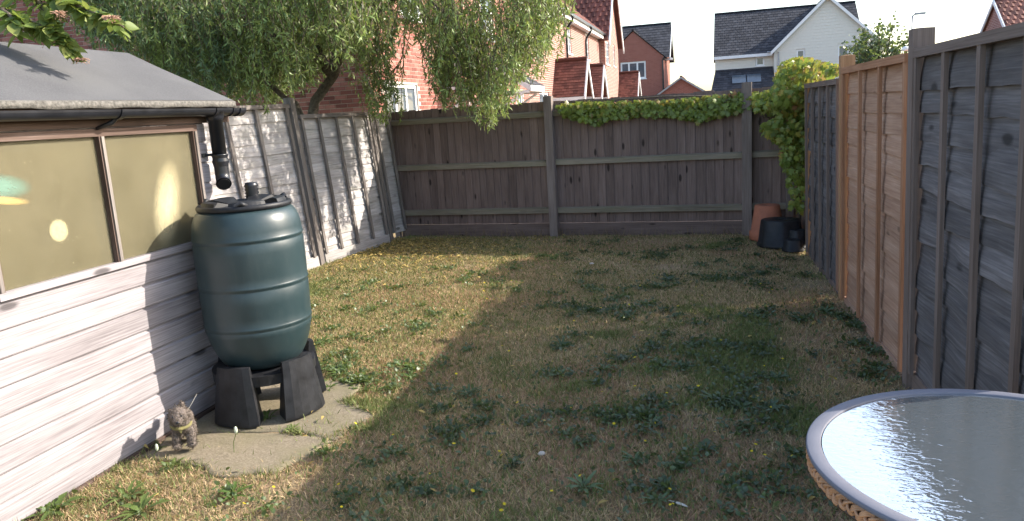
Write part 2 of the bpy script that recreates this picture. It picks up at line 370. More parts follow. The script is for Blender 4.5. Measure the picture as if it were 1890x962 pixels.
# ---------------------------------------------------------------- fence panels of waney-edged slats
def panel(name, label, B0, B1, T0, T1, slats, mats, bat_us, face, group=None, top_cap=True, bat_w=0.04, z0=0.0, wav=0.018, lap=0.024, seed=0, proud=0.036, bulge=0.010):
    """bilinear panel between bottom corners B0,B1 and top corners T0,T1; face = which side (+1/-1) the battens show"""
    B0, B1, T0, T1 = map(np.array, (B0, B1, T0, T1)); L = np.linalg.norm(B1 - B0); Hh = np.linalg.norm(T0 - B0)
    nrm = np.cross(B1 - B0, T0 - B0); nrm = nrm / np.linalg.norm(nrm) * face
    def F(u, v, w):
        a = u / L; b = v / Hh
        return (B0 * (1 - a) + B1 * a) * (1 - b) + (T0 * (1 - a) + T1 * a) * b + nrm * w
    root = thing(name, label, 'fence panel', tuple((B0 + B1) / 2), group); ms_, mb_ = mats
    pitch = (Hh - z0 - 0.05) / slats; ns = 22
    for i in range(slats):
        mbd = MB(); o = (random.random() * 50, random.random() * 50); v0 = z0 + i * pitch; th = 0.008; sd2 = seed * 31 + i * 7
        us = np.linspace(0.01, L - 0.01, ns + 1)
        low = (vnoise(us * 2.3 + sd2, us * 0, 5) - .5) * 2 * wav + (vnoise(us * 8 + sd2, us * 0, 6) - .5) * wav * .7
        bl = (vnoise(us * 3.0 + sd2 * 3, us * 0, 8) - .4) * bulge * 2
        rows = []
        for (dv, w, lo_) in ((-0.024, lap, 1), (0.030, lap * .9, .3), (pitch * .62, lap * .5, 0), (pitch + 0.030, 0.001, 0)):
            rows.append([F(u, v0 + dv + low[k] * lo_, w + bl[k] * (1 if dv < pitch * .7 else .2)) for k, u in enumerate(us)])
        back = [F(u, v0 - 0.024 + low[k], lap - th + bl[k]) for k, u in enumerate(us)]
        back2 = [F(u, v0 + pitch + .030, -0.006) for u in us]
        R_ = [back2, back] + rows; vs = [p for r in R_ for p in r]; n1_ = ns + 1; fs = []; uvs = []
        vv = [pitch, -.01, -.002, .03, pitch * .6, pitch]
        for r in range(len(R_) - 1):
            for k in range(ns):
                fs.append((r * n1_ + k, r * n1_ + k + 1, (r + 1) * n1_ + k + 1, (r + 1) * n1_ + k))
                uvs.append([(us[k] + o[0], vv[r] + o[1]), (us[k + 1] + o[0], vv[r] + o[1]), (us[k + 1] + o[0], vv[r + 1] + o[1]), (us[k] + o[0], vv[r + 1] + o[1])])
        mbd.add(vs, fs, uvs); part(mbd, 'slat', ms_, root)
    for u in bat_us:
        b = MB(); b.box((u - bat_w / 2, z0, proud), (u + bat_w / 2, Hh - 0.045, proud + 0.02), 1, F); part(b, 'batten', mb_, root)
        b = MB(); b.box((u - bat_w / 2, z0, -0.03), (u + bat_w / 2, Hh - 0.045, -0.010), 1, F); part(b, 'batten', mb_, root)
    if top_cap:
        b = MB(); b.box((0, Hh - 0.045, -0.02), (L, Hh, proud + 0.024), 0, F); part(b, 'top_rail', mb_, root)
    return root, F, L, Hh
def post(label, base, top, w, mat, group=None, cap=None):
    base = np.array(base); top = np.array(top); root = thing('fence_post', label, 'fence post', tuple(base), group)
    b = MB(); ax = (top - base); h = np.linalg.norm(ax); ax = ax / h
    def F(x, y, z): return base + np.array([x, y, 0]) + ax * z
    b.box((-w / 2, -w / 2, -.05), (w / 2, w / 2, h), 2, F); part(b, 'shaft', mat, root)
    b = MB(); vs = [F(-w / 2, -w / 2, h), F(w / 2, -w / 2, h), F(w / 2, w / 2, h), F(-w / 2, w / 2, h), F(0, 0, h + .006)]
    b.add(vs, [(0, 1, 4), (1, 2, 4), (2, 3, 4), (3, 0, 4)], [[(0, 0), (w, 0), (w / 2, w / 2)]] * 4); part(b, 'cut_end', mat, root)
    return root

# right boundary: X shrinks slowly with distance, tops lean in slightly
def rx(y): return 1.05 - (y - 4.42) * 0.0286
def rp_(y, z, dx=0): return np.array([rx(y) - 0.03 * z / 1.8 + dx, y, z])
GR = 'fence panels along the right side of the garden'
panel('lap_fence', 'weathered grey waney-edged fence panel beside the glass table', rp_(2.52, .10), rp_(4.33, .10), rp_(2.52, 1.80), rp_(4.33, 1.80), 13,
      (M['grey_slat'], M['grey_batten']), (0.03, 0.46, 0.90, 1.34, 1.78), -1, GR, seed=1, bulge=.012, wav=.014, lap=.019)
panel('lap_fence', 'newer orange-brown waney-edged fence panel between the grey panels', rp_(4.48, .04), rp_(6.25, .04), rp_(4.48, 1.79), rp_(6.25, 1.79), 14,
      (M['orange_slat'], M['orange_batten']), (0.03, 0.60, 1.16, 1.74), -1, GR, seed=2, lap=.014, wav=.007, bulge=.006)
panel('lap_fence', 'far grey waney-edged fence panel beside the creeper', rp_(6.43, .04), rp_(8.17, .04), rp_(6.43, 1.72), rp_(8.17, 1.72), 14,
      (M['grey_slat'], M['grey_batten']), (0.03, 0.46, 0.88, 1.31, 1.71), -1, GR, seed=3, bulge=.010, lap=.02, wav=.012)
post('grey-brown wooden fence post between the grey and orange panels', rp_(4.405, 0), rp_(4.405, 1.90), 0.10, M['grey_batten'])
post('orange wooden fence post with square cut top beside the orange panel', rp_(6.34, 0), rp_(6.34, 1.88), 0.10, M['orange_post'])
post('orange wooden fence post at the end of the far grey panel', rp_(8.235, 0), rp_(8.235, 1.72), 0.085, M['orange_post'])
for (y0, y1, lb, mt) in ((2.52, 4.35, 'thin weathered gravel board under the grey panel by the table', 'grey_batten'), (4.46, 6.28, 'orange gravel board on the soil under the orange panel', 'orange_slat'), (6.4, 8.18, 'grey gravel board under the far grey panel', 'grey_batten')):
    b = MB(); ln = y1 - y0
    b.box((0, -.03, 0), (ln, .10 if y0 < 3 else .035, .022), 0, lambda u, v, w: rp_(y0 + u, v, -0.004 - w)); o = b.build('gravel_board', M[mt])
    tag(o, lb, 'gravel board')
# a plain white cup hooked on the top of the orange panel
cb = MB(); cb.lathe([(0.0, 0), (.017, 0), (.020, .006), (.018, .018), (.010, .024), (.0, .025)], 16)
o = cb.build('tin_lid', M['white_paint'], smooth=True); o.location = tuple(rp_(4.62, 1.805, -.02)); tag(o, 'small pale round cap lying on top of the orange panel', 'cap')

# left boundary: leans away from the garden
def lp(y, z):
    xb = -4.49 + (y - 7.85) * 0.14; return np.array([xb - 0.13 * z / 1.8, y - 0.05 * z / 1.8, z])
GL = 'fence panels along the left side of the garden'
panel('lap_fence', 'sun-bleached waney-edged fence panel behind the water butt', lp(5.95, .12), lp(7.78, .12), lp(5.95, 1.84), lp(7.78, 1.86), 15,
      (M['left_slat'], M['left_post']), (0.03, 0.40, 0.85, 1.30, 1.80), 1, GL, seed=4, lap=.018, wav=.008, bulge=.005)
panel('lap_fence', 'sun-bleached waney-edged fence panel under the willow', lp(7.93, .12), lp(9.33, .12), lp(7.93, 1.74), lp(9.33, 1.74), 16,
      (M['left_slat'], M['left_post']), (0.03, 0.34, 0.69, 1.04, 1.37), 1, GL, seed=5, lap=.018, wav=.008, bulge=.005)
panel('lap_fence', 'narrow bleached fence panel filling the far left corner', lp(9.45, .12), lp(9.80, .12), lp(9.45, 1.72), lp(9.80, 1.72), 16,
      (M['left_slat'], M['left_post']), (0.03, 0.32), 1, GL, seed=6, lap=.018, wav=.008, bulge=.005)
post('tall grey fence post between the two bleached panels', lp(7.855, 0), lp(7.855, 1.93), 0.09, M['left_post'])
post('grey fence post beside the narrow corner panel', lp(9.39, 0), lp(9.39, 1.72), 0.085, M['left_post'])
for (y0, y1, lb) in ((5.95, 7.79, 'pale gravel board below the bleached panel behind the water butt'), (7.92, 9.33, 'pale gravel board below the bleached panel under the willow')):
    b = MB(); b.box((0, -.03, 0), (y1 - y0, .125, .03), 0, lambda u, v, w: lp(y0 + u, v) + np.array([.012 + w, 0, 0])); tag(b.build('gravel_board', M['left_slat']), lb, 'gravel board')
# near part of the left boundary, behind the shed
panel('lap_fence', 'weathered fence panel hidden behind the shed', lp(4.05, .12), lp(5.83, .12), lp(4.05, 1.80), lp(5.83, 1.82), 15,
      (M['left_slat'], M['left_post']), (0.03, 0.6, 1.2, 1.75), 1, GL, seed=14)
post('grey fence post standing behind the shed corner', lp(5.89, 0), lp(5.89, 1.9), 0.09, M['left_post'])

# ---------------------------------------------------------------- back fence: feather-edge boards on rails and posts
A = np.array([-4.34, 9.87]); Bq = np.array([0.98, 9.50]); du = (Bq - A); LB = np.linalg.norm(du); du /= LB; dn = np.array([du[1], -du[0]])   # dn towards the camera
def FB(u, v, w): q = A + du * u + dn * w; return np.array([q[0], q[1], v])
bf = thing('closeboard_fence', 'brown close-boarded back fence with mossy rails at the end of the lawn', 'fence', tuple(FB(LB / 2, 0, 0)))
u = 0.0; k = 0
while u < LB - 0.02:
    wd = min(0.108 + random.uniform(-.012, .012), LB - u); top = 1.735 + random.uniform(-.008, .008) - 0.01 * u / LB
    b = MB(); o = (random.random() * 60, random.random() * 60); z0 = 0.165
    # wedge section: thick edge overlaps the next thin edge
    tl = random.uniform(-.004, .004)
    P = [FB(u - .012, z0, .001), FB(u + wd, z0, .001), FB(u + wd, z0, .017), FB(u - .012, z0, .006), FB(u - .012 + tl, top, .001), FB(u + wd + tl, top, .001), FB(u + wd + tl, top, .017), FB(u - .012 + tl, top, .006)]
    fs = [(0, 1, 5, 4), (1, 2, 6, 5), (2, 3, 7, 6), (3, 0, 4, 7), (4, 5, 6, 7), (0, 3, 2, 1)]
    uvs = [[(o[0] + (0 if q < 4 else top), o[1] + ((q % 4) in (1, 2)) * wd) for q in f] for f in fs]
    b.add(P, fs, uvs); part(b, 'board', M['back_board'], bf); u += wd; k += 1
u1p, u2p = 2.31, 4.72          # posts
for (a, bnd) in ((0.03, u1p - .05), (u1p + .05, u2p - .05), (u2p + .05, LB - 0.02)):
    for zc in (1.585, 0.965, 0.34):
        b = MB(); tilt = random.uniform(-.006, .006)
        def FR(uu, vv, ww): return FB(uu, vv + tilt * (uu - a), ww + 0.019)
        vs = [(a, zc - .04, 0), (a, zc - .04, .045), (a, zc + .018, .045), (a, zc + .035, 0)]
        P = [FR(*q) for q in vs] + [FR(bnd, q[1], q[2]) for q in vs]; ln = bnd - a; o = random.random() * 30
        fs = [(0, 4, 5, 1), (1, 5, 6, 2), (2, 6, 7, 3), (3, 7, 4, 0), (0, 1, 2, 3), (7, 6, 5, 4)]
        uvs = [[(o + (0 if q < 4 else ln), o + .06 * (q % 4)) for q in f] for f in fs]
        b.add(P, fs, uvs); part(b, 'rail', M['back_rail'], bf)
for (uu, h, w) in ((u1p, 1.80, .105), (u2p, 1.80, .11), (0.02, 1.74, .07)):
    b = MB(); b.box((uu - w / 2, -.05, .02), (uu + w / 2, h, .02 + w), 1, FB); part(b, 'post', M['back_post'], bf)
for (a, bnd) in ((0.06, u1p - .053), (u1p + .053, u2p - .055), (u2p + .055, LB)):
    b = MB(); b.box((a, -.03, -.004), (bnd, .162, .022), 0, FB); part(b, 'gravel_board', M['back_board'], bf)
# short return of the close-boarded fence behind the creeper
A2 = np.array([0.955, 8.30]); B2 = np.array([0.955, 9.47])
rf = thing('closeboard_fence', 'short close-boarded fence return half hidden by the creeper', 'fence', (0.955, 8.9, 0))
u = 0
while u < 1.17:
    b = MB(); b.box((u, .05, 0), (u + .104, 1.72 + random.uniform(-.01, .01), .014), 1, lambda a, v, w: np.array([0.955 - w - random.random() * .002, 8.30 + a, v])); part(b, 'board', M['back_board'], rf); u += .106
for zc in (1.5, .95, .34):
    b = MB(); b.box((0, zc - .04, -.05), (1.15, zc + .03, -.003), 0, lambda a, v, w: np.array([0.955 - w, 8.30 + a, v])); part(b, 'rail', M['back_rail'], rf)
b = MB(); b.box((0.80, 9.42, -.05), (.885, 9.495, 1.74), 2); part(b, 'post', M['back_post'], rf)

# ---------------------------------------------------------------- shed
SX, SY0, SY1 = -2.9, 1.75, 3.90; RX, RZ = -3.54, 2.12; BX = -4.18; EZ = 1.76
shed = thing('garden_shed', 'silvered timber garden shed with felt roof and yellowed window panes', 'shed', (-3.54, 2.8, 0))
WY0, WY1, WZ0, WZ1, WM = 2.44, 3.79, 0.985, 1.625, 3.10
pit = 0.118; z = 0.02; k = 0
def shiplap(y0, y1, z0, z1, x=SX, out=1):
    b = MB(); o = (random.random() * 60, random.random() * 60); ns = 16; ys = np.linspace(y0, y1, ns + 1); sg = random.randint(0, 999)
    wv = (vnoise(ys * 2 + sg, ys * 0, 2) - .5) * .004
    prof = [(z0, -.006), (z0, .014), (z0 + .006, .0165), (z1 - .020, .0165), (z1 - .011, .004), (z1 - .001, .003), (z1 - .001, -.006)]
    vs = [(x + out * (w + wv[j] * (w > 0)), y, zz) for (zz, w) in prof for j, y in enumerate(ys)]
    n1_ = ns + 1; fs = []; uvs = []
    for r in range(len(prof) - 1):
        for j in range(ns):
            fs.append((r * n1_ + j, r * n1_ + j + 1, (r + 1) * n1_ + j + 1, (r + 1) * n1_ + j))
            uvs.append([(ys[j] + o[0], prof[r][0] + o[1]), (ys[j + 1] + o[0], prof[r][0] + o[1]), (ys[j + 1] + o[0], prof[r + 1][0] + o[1]), (ys[j] + o[0], prof[r + 1][0] + o[1])])
    b.add(vs, fs, uvs); return part(b, 'board', M['shed_wood'], shed)
while z < WZ0 - .05:
    z1 = min(z + pit, WZ0 - .02); shiplap(SY0, SY1, z, z1); z += pit
z = WZ0 - .02
while z < 1.70:
    z1 = min(z + pit, 1.70)
    shiplap(WY1 + .03, SY1, z, z1); shiplap(SY0, WY0 - .03, z, z1); z += pit
shiplap(WY0 - .03, WY1 + .03, WZ1 + .03, 1.70)
b = MB(); b.box((SX + .006, SY0, 1.66), (SX + .034, SY1 + .22, 1.765), 1); part(b, 'fascia', M['shed_trim'], shed)
b = MB(); b.box((SX - .03, SY1 - .035, 0.01), (SX - .007, SY1, 1.70), 2); part(b, 'corner_post', M['shed_trim'], shed)
# other walls and floor
for (lo, hi, gr) in (((BX, SY0, 0.01), (BX + .016, SY1, 1.70), 1), ((BX + .02, SY1 - .02, 0.01), (SX - .032, SY1 - .004, 1.70), 0), ((BX + .02, SY0 + .002, 0.01), (SX - .008, SY0 + .018, 1.70), 0)):
    zz = lo[2]
    while zz < 1.69:
        b = MB(); b.box((lo[0], lo[1], zz), (hi[0], hi[1], min(zz + pit - .003, 1.70)), gr); part(b, 'board', M['shed_wood'], shed); zz += pit
for yy in (SY1 - .02, SY0 + .003):
    b = MB(); P = [(SX - .01, yy, 1.70), (BX + .01, yy, 1.70), (RX, yy, RZ - .05)]; P2 = [(p[0], p[1] + .016, p[2]) for p in P]
    b.add(P + P2, [(0, 1, 2), (5, 4, 3), (0, 3, 4, 1), (1, 4, 5, 2), (2, 5, 3, 0)], [[(0, 0), (1.2, 0), (.6, .4)], [(0, 0), (1.2, 0), (.6, .4)]] + [[(0, 0), (1, 0), (1, .02), (0, .02)]] * 3); part(b, 'gable_board', M['shed_wood'], shed)
b = MB(); b.box((BX + .02, SY0 + .02, 0.0), (SX - .01, SY1 - .02, .02), 1); part(b, 'floor', M['shed_trim'], shed)
b = MB(); b.box((SX - .004, SY0, -.03), (SX + .024, SY1, 0.017), 1); part(b, 'base_rail', M['shed_trim'], shed)
# window frame and panes
wf = thing('window', None, None, (0, 0, 0)); wf.parent = shed; wf.location = (0, 0, 0)
del_keys = [kk for kk in ('label', 'category') if kk in wf.keys()]
def wpart(lo, hi, gr, mat, nm, ):
    b = MB(); b.box(lo, hi, gr); base = np.array(shed.location); b.v = [tuple(np.array(v) - base) for v in b.v]; return b.build(nm, mat, wf)
wpart((SX - .02, WY0 - .03, WZ0 - .02), (SX + .032, WY1 + .03, WZ0 + .012), 1, M['shed_wood'], 'sill')
wpart((SX - .02, WY0 - .03, WZ1 - .008), (SX + .026, WY1 + .03, WZ1 + .028), 1, M['shed_trim'], 'frame')
for yy in (WY0 - .012, WM, WY1 + .008):
    wpart((SX - .02, yy - .018, WZ0 + .0125), (SX + .026, yy + .018, WZ1 - .0085), 2, M['shed_trim'], 'frame')
    wpart((SX + .0265, yy - .009, WZ0 + .013), (SX + .034, yy + .009, WZ1 - .009), 2, M['left_post'], 'glazing_bead')
for (a, c_) in ((WY0 + .0065, WM - .0185), (WM + .0185, WY1 - .0105)):
    wpart((SX - .004, a, WZ0 + .013), (SX, c_, WZ1 - .009), 1, M['shed_pane'], 'pane')
# roof felt, two slopes, front one with a turned-down gritty edge
RY0, RY1 = SY0 - .15, SY1 + .24
def slope(xe, ze, xr, zr, name):
    b = MB(); n = 26; ys = np.linspace(RY0, RY1, n + 1); cols = 8; vs = []
    for j, y in enumerate(ys):
        for i in range(cols + 1):
            t = i / cols; vs.append((xr + (xe - xr) * t, y, zr + (ze - zr) * t + (vnoise(y * 1.5, t * 3, 4) - .5) * .012))
    fs = [(j * (cols + 1) + i, j * (cols + 1) + i + 1, (j + 1) * (cols + 1) + i + 1, (j + 1) * (cols + 1) + i) for j in range(n) for i in range(cols)]
    b.add(vs, fs); return part(b, name, M['felt'], shed, True)
EX = -2.83
slope(EX, EZ + .024, RX, RZ, 'roof'); slope(2 * RX - EX, EZ + .024, RX, RZ, 'roof')
for (xe, sgn) in ((EX, 1), (2 * RX - EX, -1)):
    b = MB(); b.box((0, 0, 0), (1, 1, 1), 1, lambda a, v, w: np.array([RX + (xe - RX) * (0.0 + .995 * a), RY0 + .012 + (RY1 - RY0 - .024) * v, RZ - .008 + (EZ + .024 - RZ) * a - .018 * w])); part(b, 'roof_board', M['shed_trim'], shed)
b = MB(); n = 40; ys = np.linspace(RY0, RY1, n + 1); vs = []
for y in ys:
    q = (vnoise(y * 9, 0, 3) - .5) * .008; vs += [(EX - .006, y, EZ + .026), (EX + .012, y, EZ + .020 + q * .3), (EX + .014, y, EZ - .012 + q), (EX + .004, y, EZ - .014 + q)]
b.add(vs, [(j * 4 + i, j * 4 + i + 1, j * 4 + i + 5, j * 4 + i + 4) for j in range(n) for i in range(3)]); part(b, 'felt_edge', M['felt_edge'], shed, True)
for sx_ in (1, -1):
    b = MB(); xe = EX if sx_ > 0 else 2 * RX - EX
    b.box((0, 0, 0), (1, 1, 1), 0, lambda a, v, w: np.array([RX + (xe - RX) * a, RY1 - .010 + .014 * v, RZ + (EZ + .024 - RZ) * a - .052 + .046 * w])); part(b, 'verge_board', M['shed_trim'], shed)
# bench, added backing sheet and painted patches at the panes
def lump(name, label, cat, c, r, mat, rz=0, sq=2.6):
    b = MB(); n, k_ = 16, 10; vs = []
    for i in range(k_ + 1):
        ph = math.pi * i / k_
        for j in range(n):
            th = 2 * math.pi * j / n; e = 2 / sq
            f = lambda t: math.copysign(abs(t) ** e, t)
            vs.append((c[0] + r[0] * f(math.sin(ph)) * f(math.cos(th)), c[1] + r[1] * f(math.sin(ph)) * f(math.sin(th)) + rz * r[2] * math.cos(ph), c[2] + r[2] * f(math.cos(ph))))
    b.add(vs, [(i * n + j, i * n + (j + 1) % n, (i + 1) * n + (j + 1) % n, (i + 1) * n + j) for i in range(k_) for j in range(n)])
    o = b.build(name, mat, None, True, org=(c[0], c[1], c[2] - r[2])); return tag(o, label, cat)
b = MB(); b.box((-3.32, WY0 - .3, 0.90), (-2.955, WY1 + .05, .925), 1); part(b, 'bench', M['shed_trim'], shed)
b = MB(); ys = np.linspace(WY0 - .02, WY1 + .02, 40); vs = []
for y in ys:
    q = .004 * math.sin(y * 23) + .003 * math.sin(y * 51); vs += [(SX - .045 + q, y, WZ0 - .03), (SX - .048 + q * .6, y, WZ1 + .02)]
b.add(vs, [(2 * j, 2 * j + 1, 2 * j + 3, 2 * j + 2) for j in range(39)]); part(b, 'added_sheet', speckle('added_yellow_sheeting', (.20, .182, .115), (.28, .255, .168), 7, .9, .2), shed, True)  # invented sheet behind the panes, catches the sun to give them their tone
def painted_patch(yc, zc, hy, hz, ang, colr, power, strength, seed):
    """soft-edged patch on the glazing, painting reflected sun and cloth indoors"""
    nt = NT('painted_sun_and_cloth'); co = nt.n('ShaderNodeTexCoord').outputs['UV']
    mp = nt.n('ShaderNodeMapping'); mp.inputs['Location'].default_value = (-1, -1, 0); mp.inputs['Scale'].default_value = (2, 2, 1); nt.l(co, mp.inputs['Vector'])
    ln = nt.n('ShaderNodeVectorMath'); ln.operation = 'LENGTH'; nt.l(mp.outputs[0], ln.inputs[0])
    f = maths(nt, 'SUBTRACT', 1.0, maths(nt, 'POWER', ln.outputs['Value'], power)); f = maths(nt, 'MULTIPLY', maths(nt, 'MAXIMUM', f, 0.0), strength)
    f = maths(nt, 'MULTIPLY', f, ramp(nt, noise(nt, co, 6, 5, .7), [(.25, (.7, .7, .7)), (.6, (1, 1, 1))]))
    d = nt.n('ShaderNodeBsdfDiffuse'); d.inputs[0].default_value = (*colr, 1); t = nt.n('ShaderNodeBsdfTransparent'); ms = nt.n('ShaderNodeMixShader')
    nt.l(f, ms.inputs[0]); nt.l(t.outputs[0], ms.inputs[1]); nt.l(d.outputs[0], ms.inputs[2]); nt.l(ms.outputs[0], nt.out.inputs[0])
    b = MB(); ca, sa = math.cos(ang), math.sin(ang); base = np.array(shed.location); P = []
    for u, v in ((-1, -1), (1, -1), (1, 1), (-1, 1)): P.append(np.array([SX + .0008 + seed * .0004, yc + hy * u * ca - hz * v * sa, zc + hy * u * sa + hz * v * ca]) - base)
    b.add(P, [(0, 1, 2, 3)], [[(0, 0), (1, 0), (1, 1), (0, 1)]]); b.build('sun_cloth_patch', nt.m, wf)
painted_patch(3.52, 1.235, .115, .26, rad(-18), (0.52, 0.46, 0.29), 1.6, .85, 0)  # long bright patch of reflected sunlight, painted on the pane
painted_patch(2.785, 1.205, .055, .055, 0, (0.50, 0.45, 0.27), 7, .75, 1)  # round spot of reflected sunlight, painted
painted_patch(2.53, 1.435, .16, .055, rad(-8), (0.18, 0.30, 0.24), 2.2, .75, 2)  # painted turquoise tint standing in for cloth inside the shed
painted_patch(2.53, 1.375, .14, .020, rad(-10), (0.50, 0.37, 0.16), 3, .8, 3)  # painted yellow streak, part of the same stand-in for cloth
# gutter and downpipe
gut = thing('rain_gutter', 'black plastic half-round gutter and downpipe on the shed eaves', 'gutter', (-2.79, 3.9, 1.3))
GX, GZ = -2.79, 1.738; gr_ = .042
def halfpipe(y0, y1, r, th=.003):
    b = MB(); n = 12; ring = []
    for rr in (r, r - th):
        ring.append([(GX + rr * math.cos(math.pi + math.pi * i / n), GZ + rr * math.sin(math.pi + math.pi * i / n)) for i in range(n + 1)])
    prof = ring[0] + ring[1][::-1]; k_ = len(prof); vs = [(x, y0, z_) for x, z_ in prof] + [(x, y1, z_) for x, z_ in prof]
    b.add(vs, [(i, (i + 1) % k_, k_ + (i + 1) % k_, k_ + i) for i in range(k_)] + [tuple(range(k_))[::-1], tuple(range(k_, 2 * k_))]); return b
part(halfpipe(RY0, 4.10, gr_), 'channel', M['black_pvc'], gut, False)
for yy, w in ((3.13, .03), (3.86, .026), (4.02, .024), (2.4, .03)):
    part(halfpipe(yy - w / 2, yy + w / 2, gr_ + .006, .0055), 'bracket', M['black_pvc'], gut)
b = MB(); b.tube([(GX - .005, 3.13, GZ - .036), (GX - .02, 3.11, GZ - .060), (SX + .03, 3.07, GZ - .085)], [.012, .012, .009], 8); part(b, 'bracket_arm', M['black_pvc'], gut, True)
part(halfpipe(4.075, 4.13, gr_ + .007, .0065), 'stop_end', M['black_pvc'], gut)
b = MB(); n = 14; vs = [(GX, 4.131, GZ)] + [(GX + (gr_ + .006) * math.cos(math.pi + math.pi * i / n), 4.131, GZ + (gr_ + .006) * math.sin(math.pi + math.pi * i / n)) for i in range(n + 1)]
b.add(vs, [(0, i, i + 1) for i in range(1, n + 1)]); part(b, 'stop_end', M['black_pvc'], gut)
PX, PY = GX - .015, 3.90
b = MB(); b.tube([(PX, PY, GZ - .02), (PX, PY, GZ - .05), (PX, PY, GZ - .075)], [.056, .050, .044], 20); part(b, 'outlet', M['black_pvc'], gut, True)
b = MB(); b.tube([(PX, PY, GZ - .06), (PX, PY, 1.47)], .041, 20); part(b, 'pipe', M['black_pvc'], gut, True)
b = MB(); zs = [1.475, 1.47, 1.455, 1.45, 1.435, 1.43, 1.415, 1.41]; b.lathe([(.041, 0.0)] + [(.047 if i % 4 < 2 else .043, zz - 1.475) for i, zz in enumerate(zs)] + [(.042, -.07)], 20, (PX, PY, 1.475)); part(b, 'collar', M['black_pvc'], gut, True)
eb = []; d_ = Vector((.62, -.78, 0)).normalized()
for i in range(9):
    a = rad(62) * i / 8; rr = .07; eb.append(Vector((PX, PY, 1.365)) + d_ * (rr * (1 - math.cos(a))) + Vector((0, 0, -rr * math.sin(a))))
b = MB(); b.tube([Vector((PX, PY, 1.42))] + eb, [.041] * 9 + [.044], 20, cap=False); part(b, 'shoe', M['black_pvc'], gut, True)
e1, e0 = eb[-1], eb[-2]; dd = (e1 - e0).normalized()
b = MB(); b.tube([e1 - dd * .012, e1 + dd * .004], [.036, .036], 20); part(b, 'shoe_mouth', plain('dark_pipe_inside', (.004, .004, .005), .8), gut)
b = MB(); b.tube([(SX + .02, 3.86, 1.475), (PX - .03, 3.90, 1.475)], .008, 8); part(b, 'pipe_clip', M['black_pvc'], gut)
b = MB(); b.lathe([(0, 0), (.016, 0), (.016, .02), (0, .02)], 10, (SX + .02, 3.855, 1.465)); part(b, 'pipe_clip', M['black_pvc'], gut)

# ---------------------------------------------------------------- water butt
BXc, BYc = -2.545, 3.70
stand = thing('water_butt_stand', 'black plastic footed stand under the green water butt', 'stand', (BXc, BYc, 0.02))
ZB = 0.28
def foot(a0, hw=rad(25)):
    b = MB(); n = 6; rows = []
    for (zz, ro, ri, dw) in ((0.016, .350, .215, 1.0), (.03, .350, .215, 1.0), (.27, .318, .264, .84), (.338, .308, .276, .80)):
        oo = []; ii = []
        for j in range(n + 1):
            t = -1 + 2 * j / n; a = a0 + t * hw * dw; rr = ro * (1.0 if abs(t) < .7 else .975)
            oo.append((BXc + rr * math.cos(a), BYc + rr * math.sin(a), zz)); ii.append((BXc + ri * math.cos(a), BYc + ri * math.sin(a), zz))
        rows.append(oo + ii[::-1])
    k_ = len(rows[0]); vs = [p for r in rows for p in r]
    fs = [(r * k_ + i, r * k_ + (i + 1) % k_, (r + 1) * k_ + (i + 1) % k_, (r + 1) * k_ + i) for r in range(3) for i in range(k_)] + [tuple(range(k_))[::-1], tuple(range(3 * k_, 4 * k_))]
    b.add(vs, fs); return b
for a in (-92, -18, 70, 160):
    part(foot(rad(a)), 'foot', M['black_plastic'], stand)
b = MB(); b.lathe([(.12, ZB - .06), (.285, ZB - .06), (.288, ZB - .002), (.12, ZB - .002), (.12, ZB - .06)], 40, (BXc, BYc, 0)); part(b, 'ring', M['black_plastic'], stand)
butt = thing('water_butt', 'tall dark green plastic water butt beside the shed', 'water butt', (BXc, BYc, ZB))
prof = [(0, 0), (.15, 0), (.19, .010), (.222, .035), (.246, .075), (.266, .12), (.279, .16), (.287, .195)]
def rib(zc): return [(.2940, zc - .016), (.2915, zc - .012), (.2915, zc - .005), (.2955, zc + .001), (.2975, zc + .007), (.2955, zc + .013), (.2935, zc + .017)]
prof += rib(.235) + [(.295, .30), (.297, .36)] + [(r + .004, z_) for r, z_ in rib(.445)] + [(.2985, .50), (.299, .56), (.2985, .62)] + [(r + .003, z_) for r, z_ in rib(.685)] + [(.294, .73), (.287, .77), (.276, .80), (.262, .822), (.245, .835), (.20, .84)]
prof = [(r, z_ * 1.077) for r, z_ in prof]
b = MB(); b.lathe(prof, 72, (BXc, BYc, ZB)); part(b, 'barrel', M['green_plastic'], butt, True)
ZL = ZB + .899
lid = MB(); lp_ = [(.235, .0), (.252, .002), (.256, .012), (.254, .026), (.246, .031), (.232, .030), (.224, .022), (.20, .022), (.12, .026), (.0, .028)]
lid.lathe(lp_, 64, (BXc, BYc, ZL)); lo_ = part(lid, 'lid', M['black_plastic'], butt, True)
for k in range(5):
    a0 = rad(20 + 72 * k); b = MB(); n = 8; vs = []
    for (sr, sz) in ((1.0, .020), (.93, .046), (.72, .052), (.0, .022)):
        for j in range(n + 1):
            t = -1 + 2 * j / n; a = a0 + t * rad(25) * (1 if sr > .9 or sr == 0 else .92); r = .075 + sr * .155
            vs.append((BXc + r * math.cos(a), BYc + r * math.sin(a), ZL + sz * (1 if sr > .9 or sr == 0 else 1) + (0.004 * (1 - t * t))))
    n1_ = n + 1; fs = [(r * n1_ + j, r * n1_ + j + 1, (r + 1) * n1_ + j + 1, (r + 1) * n1_ + j) for r in range(3) for j in range(n)] + [(0, n1_, 2 * n1_, 3 * n1_), (n, 3 * n1_ + n, 2 * n1_ + n, n1_ + n)]
    b.add(vs, fs); q = part(b, 'lid_rib', M['black_plastic'], butt)
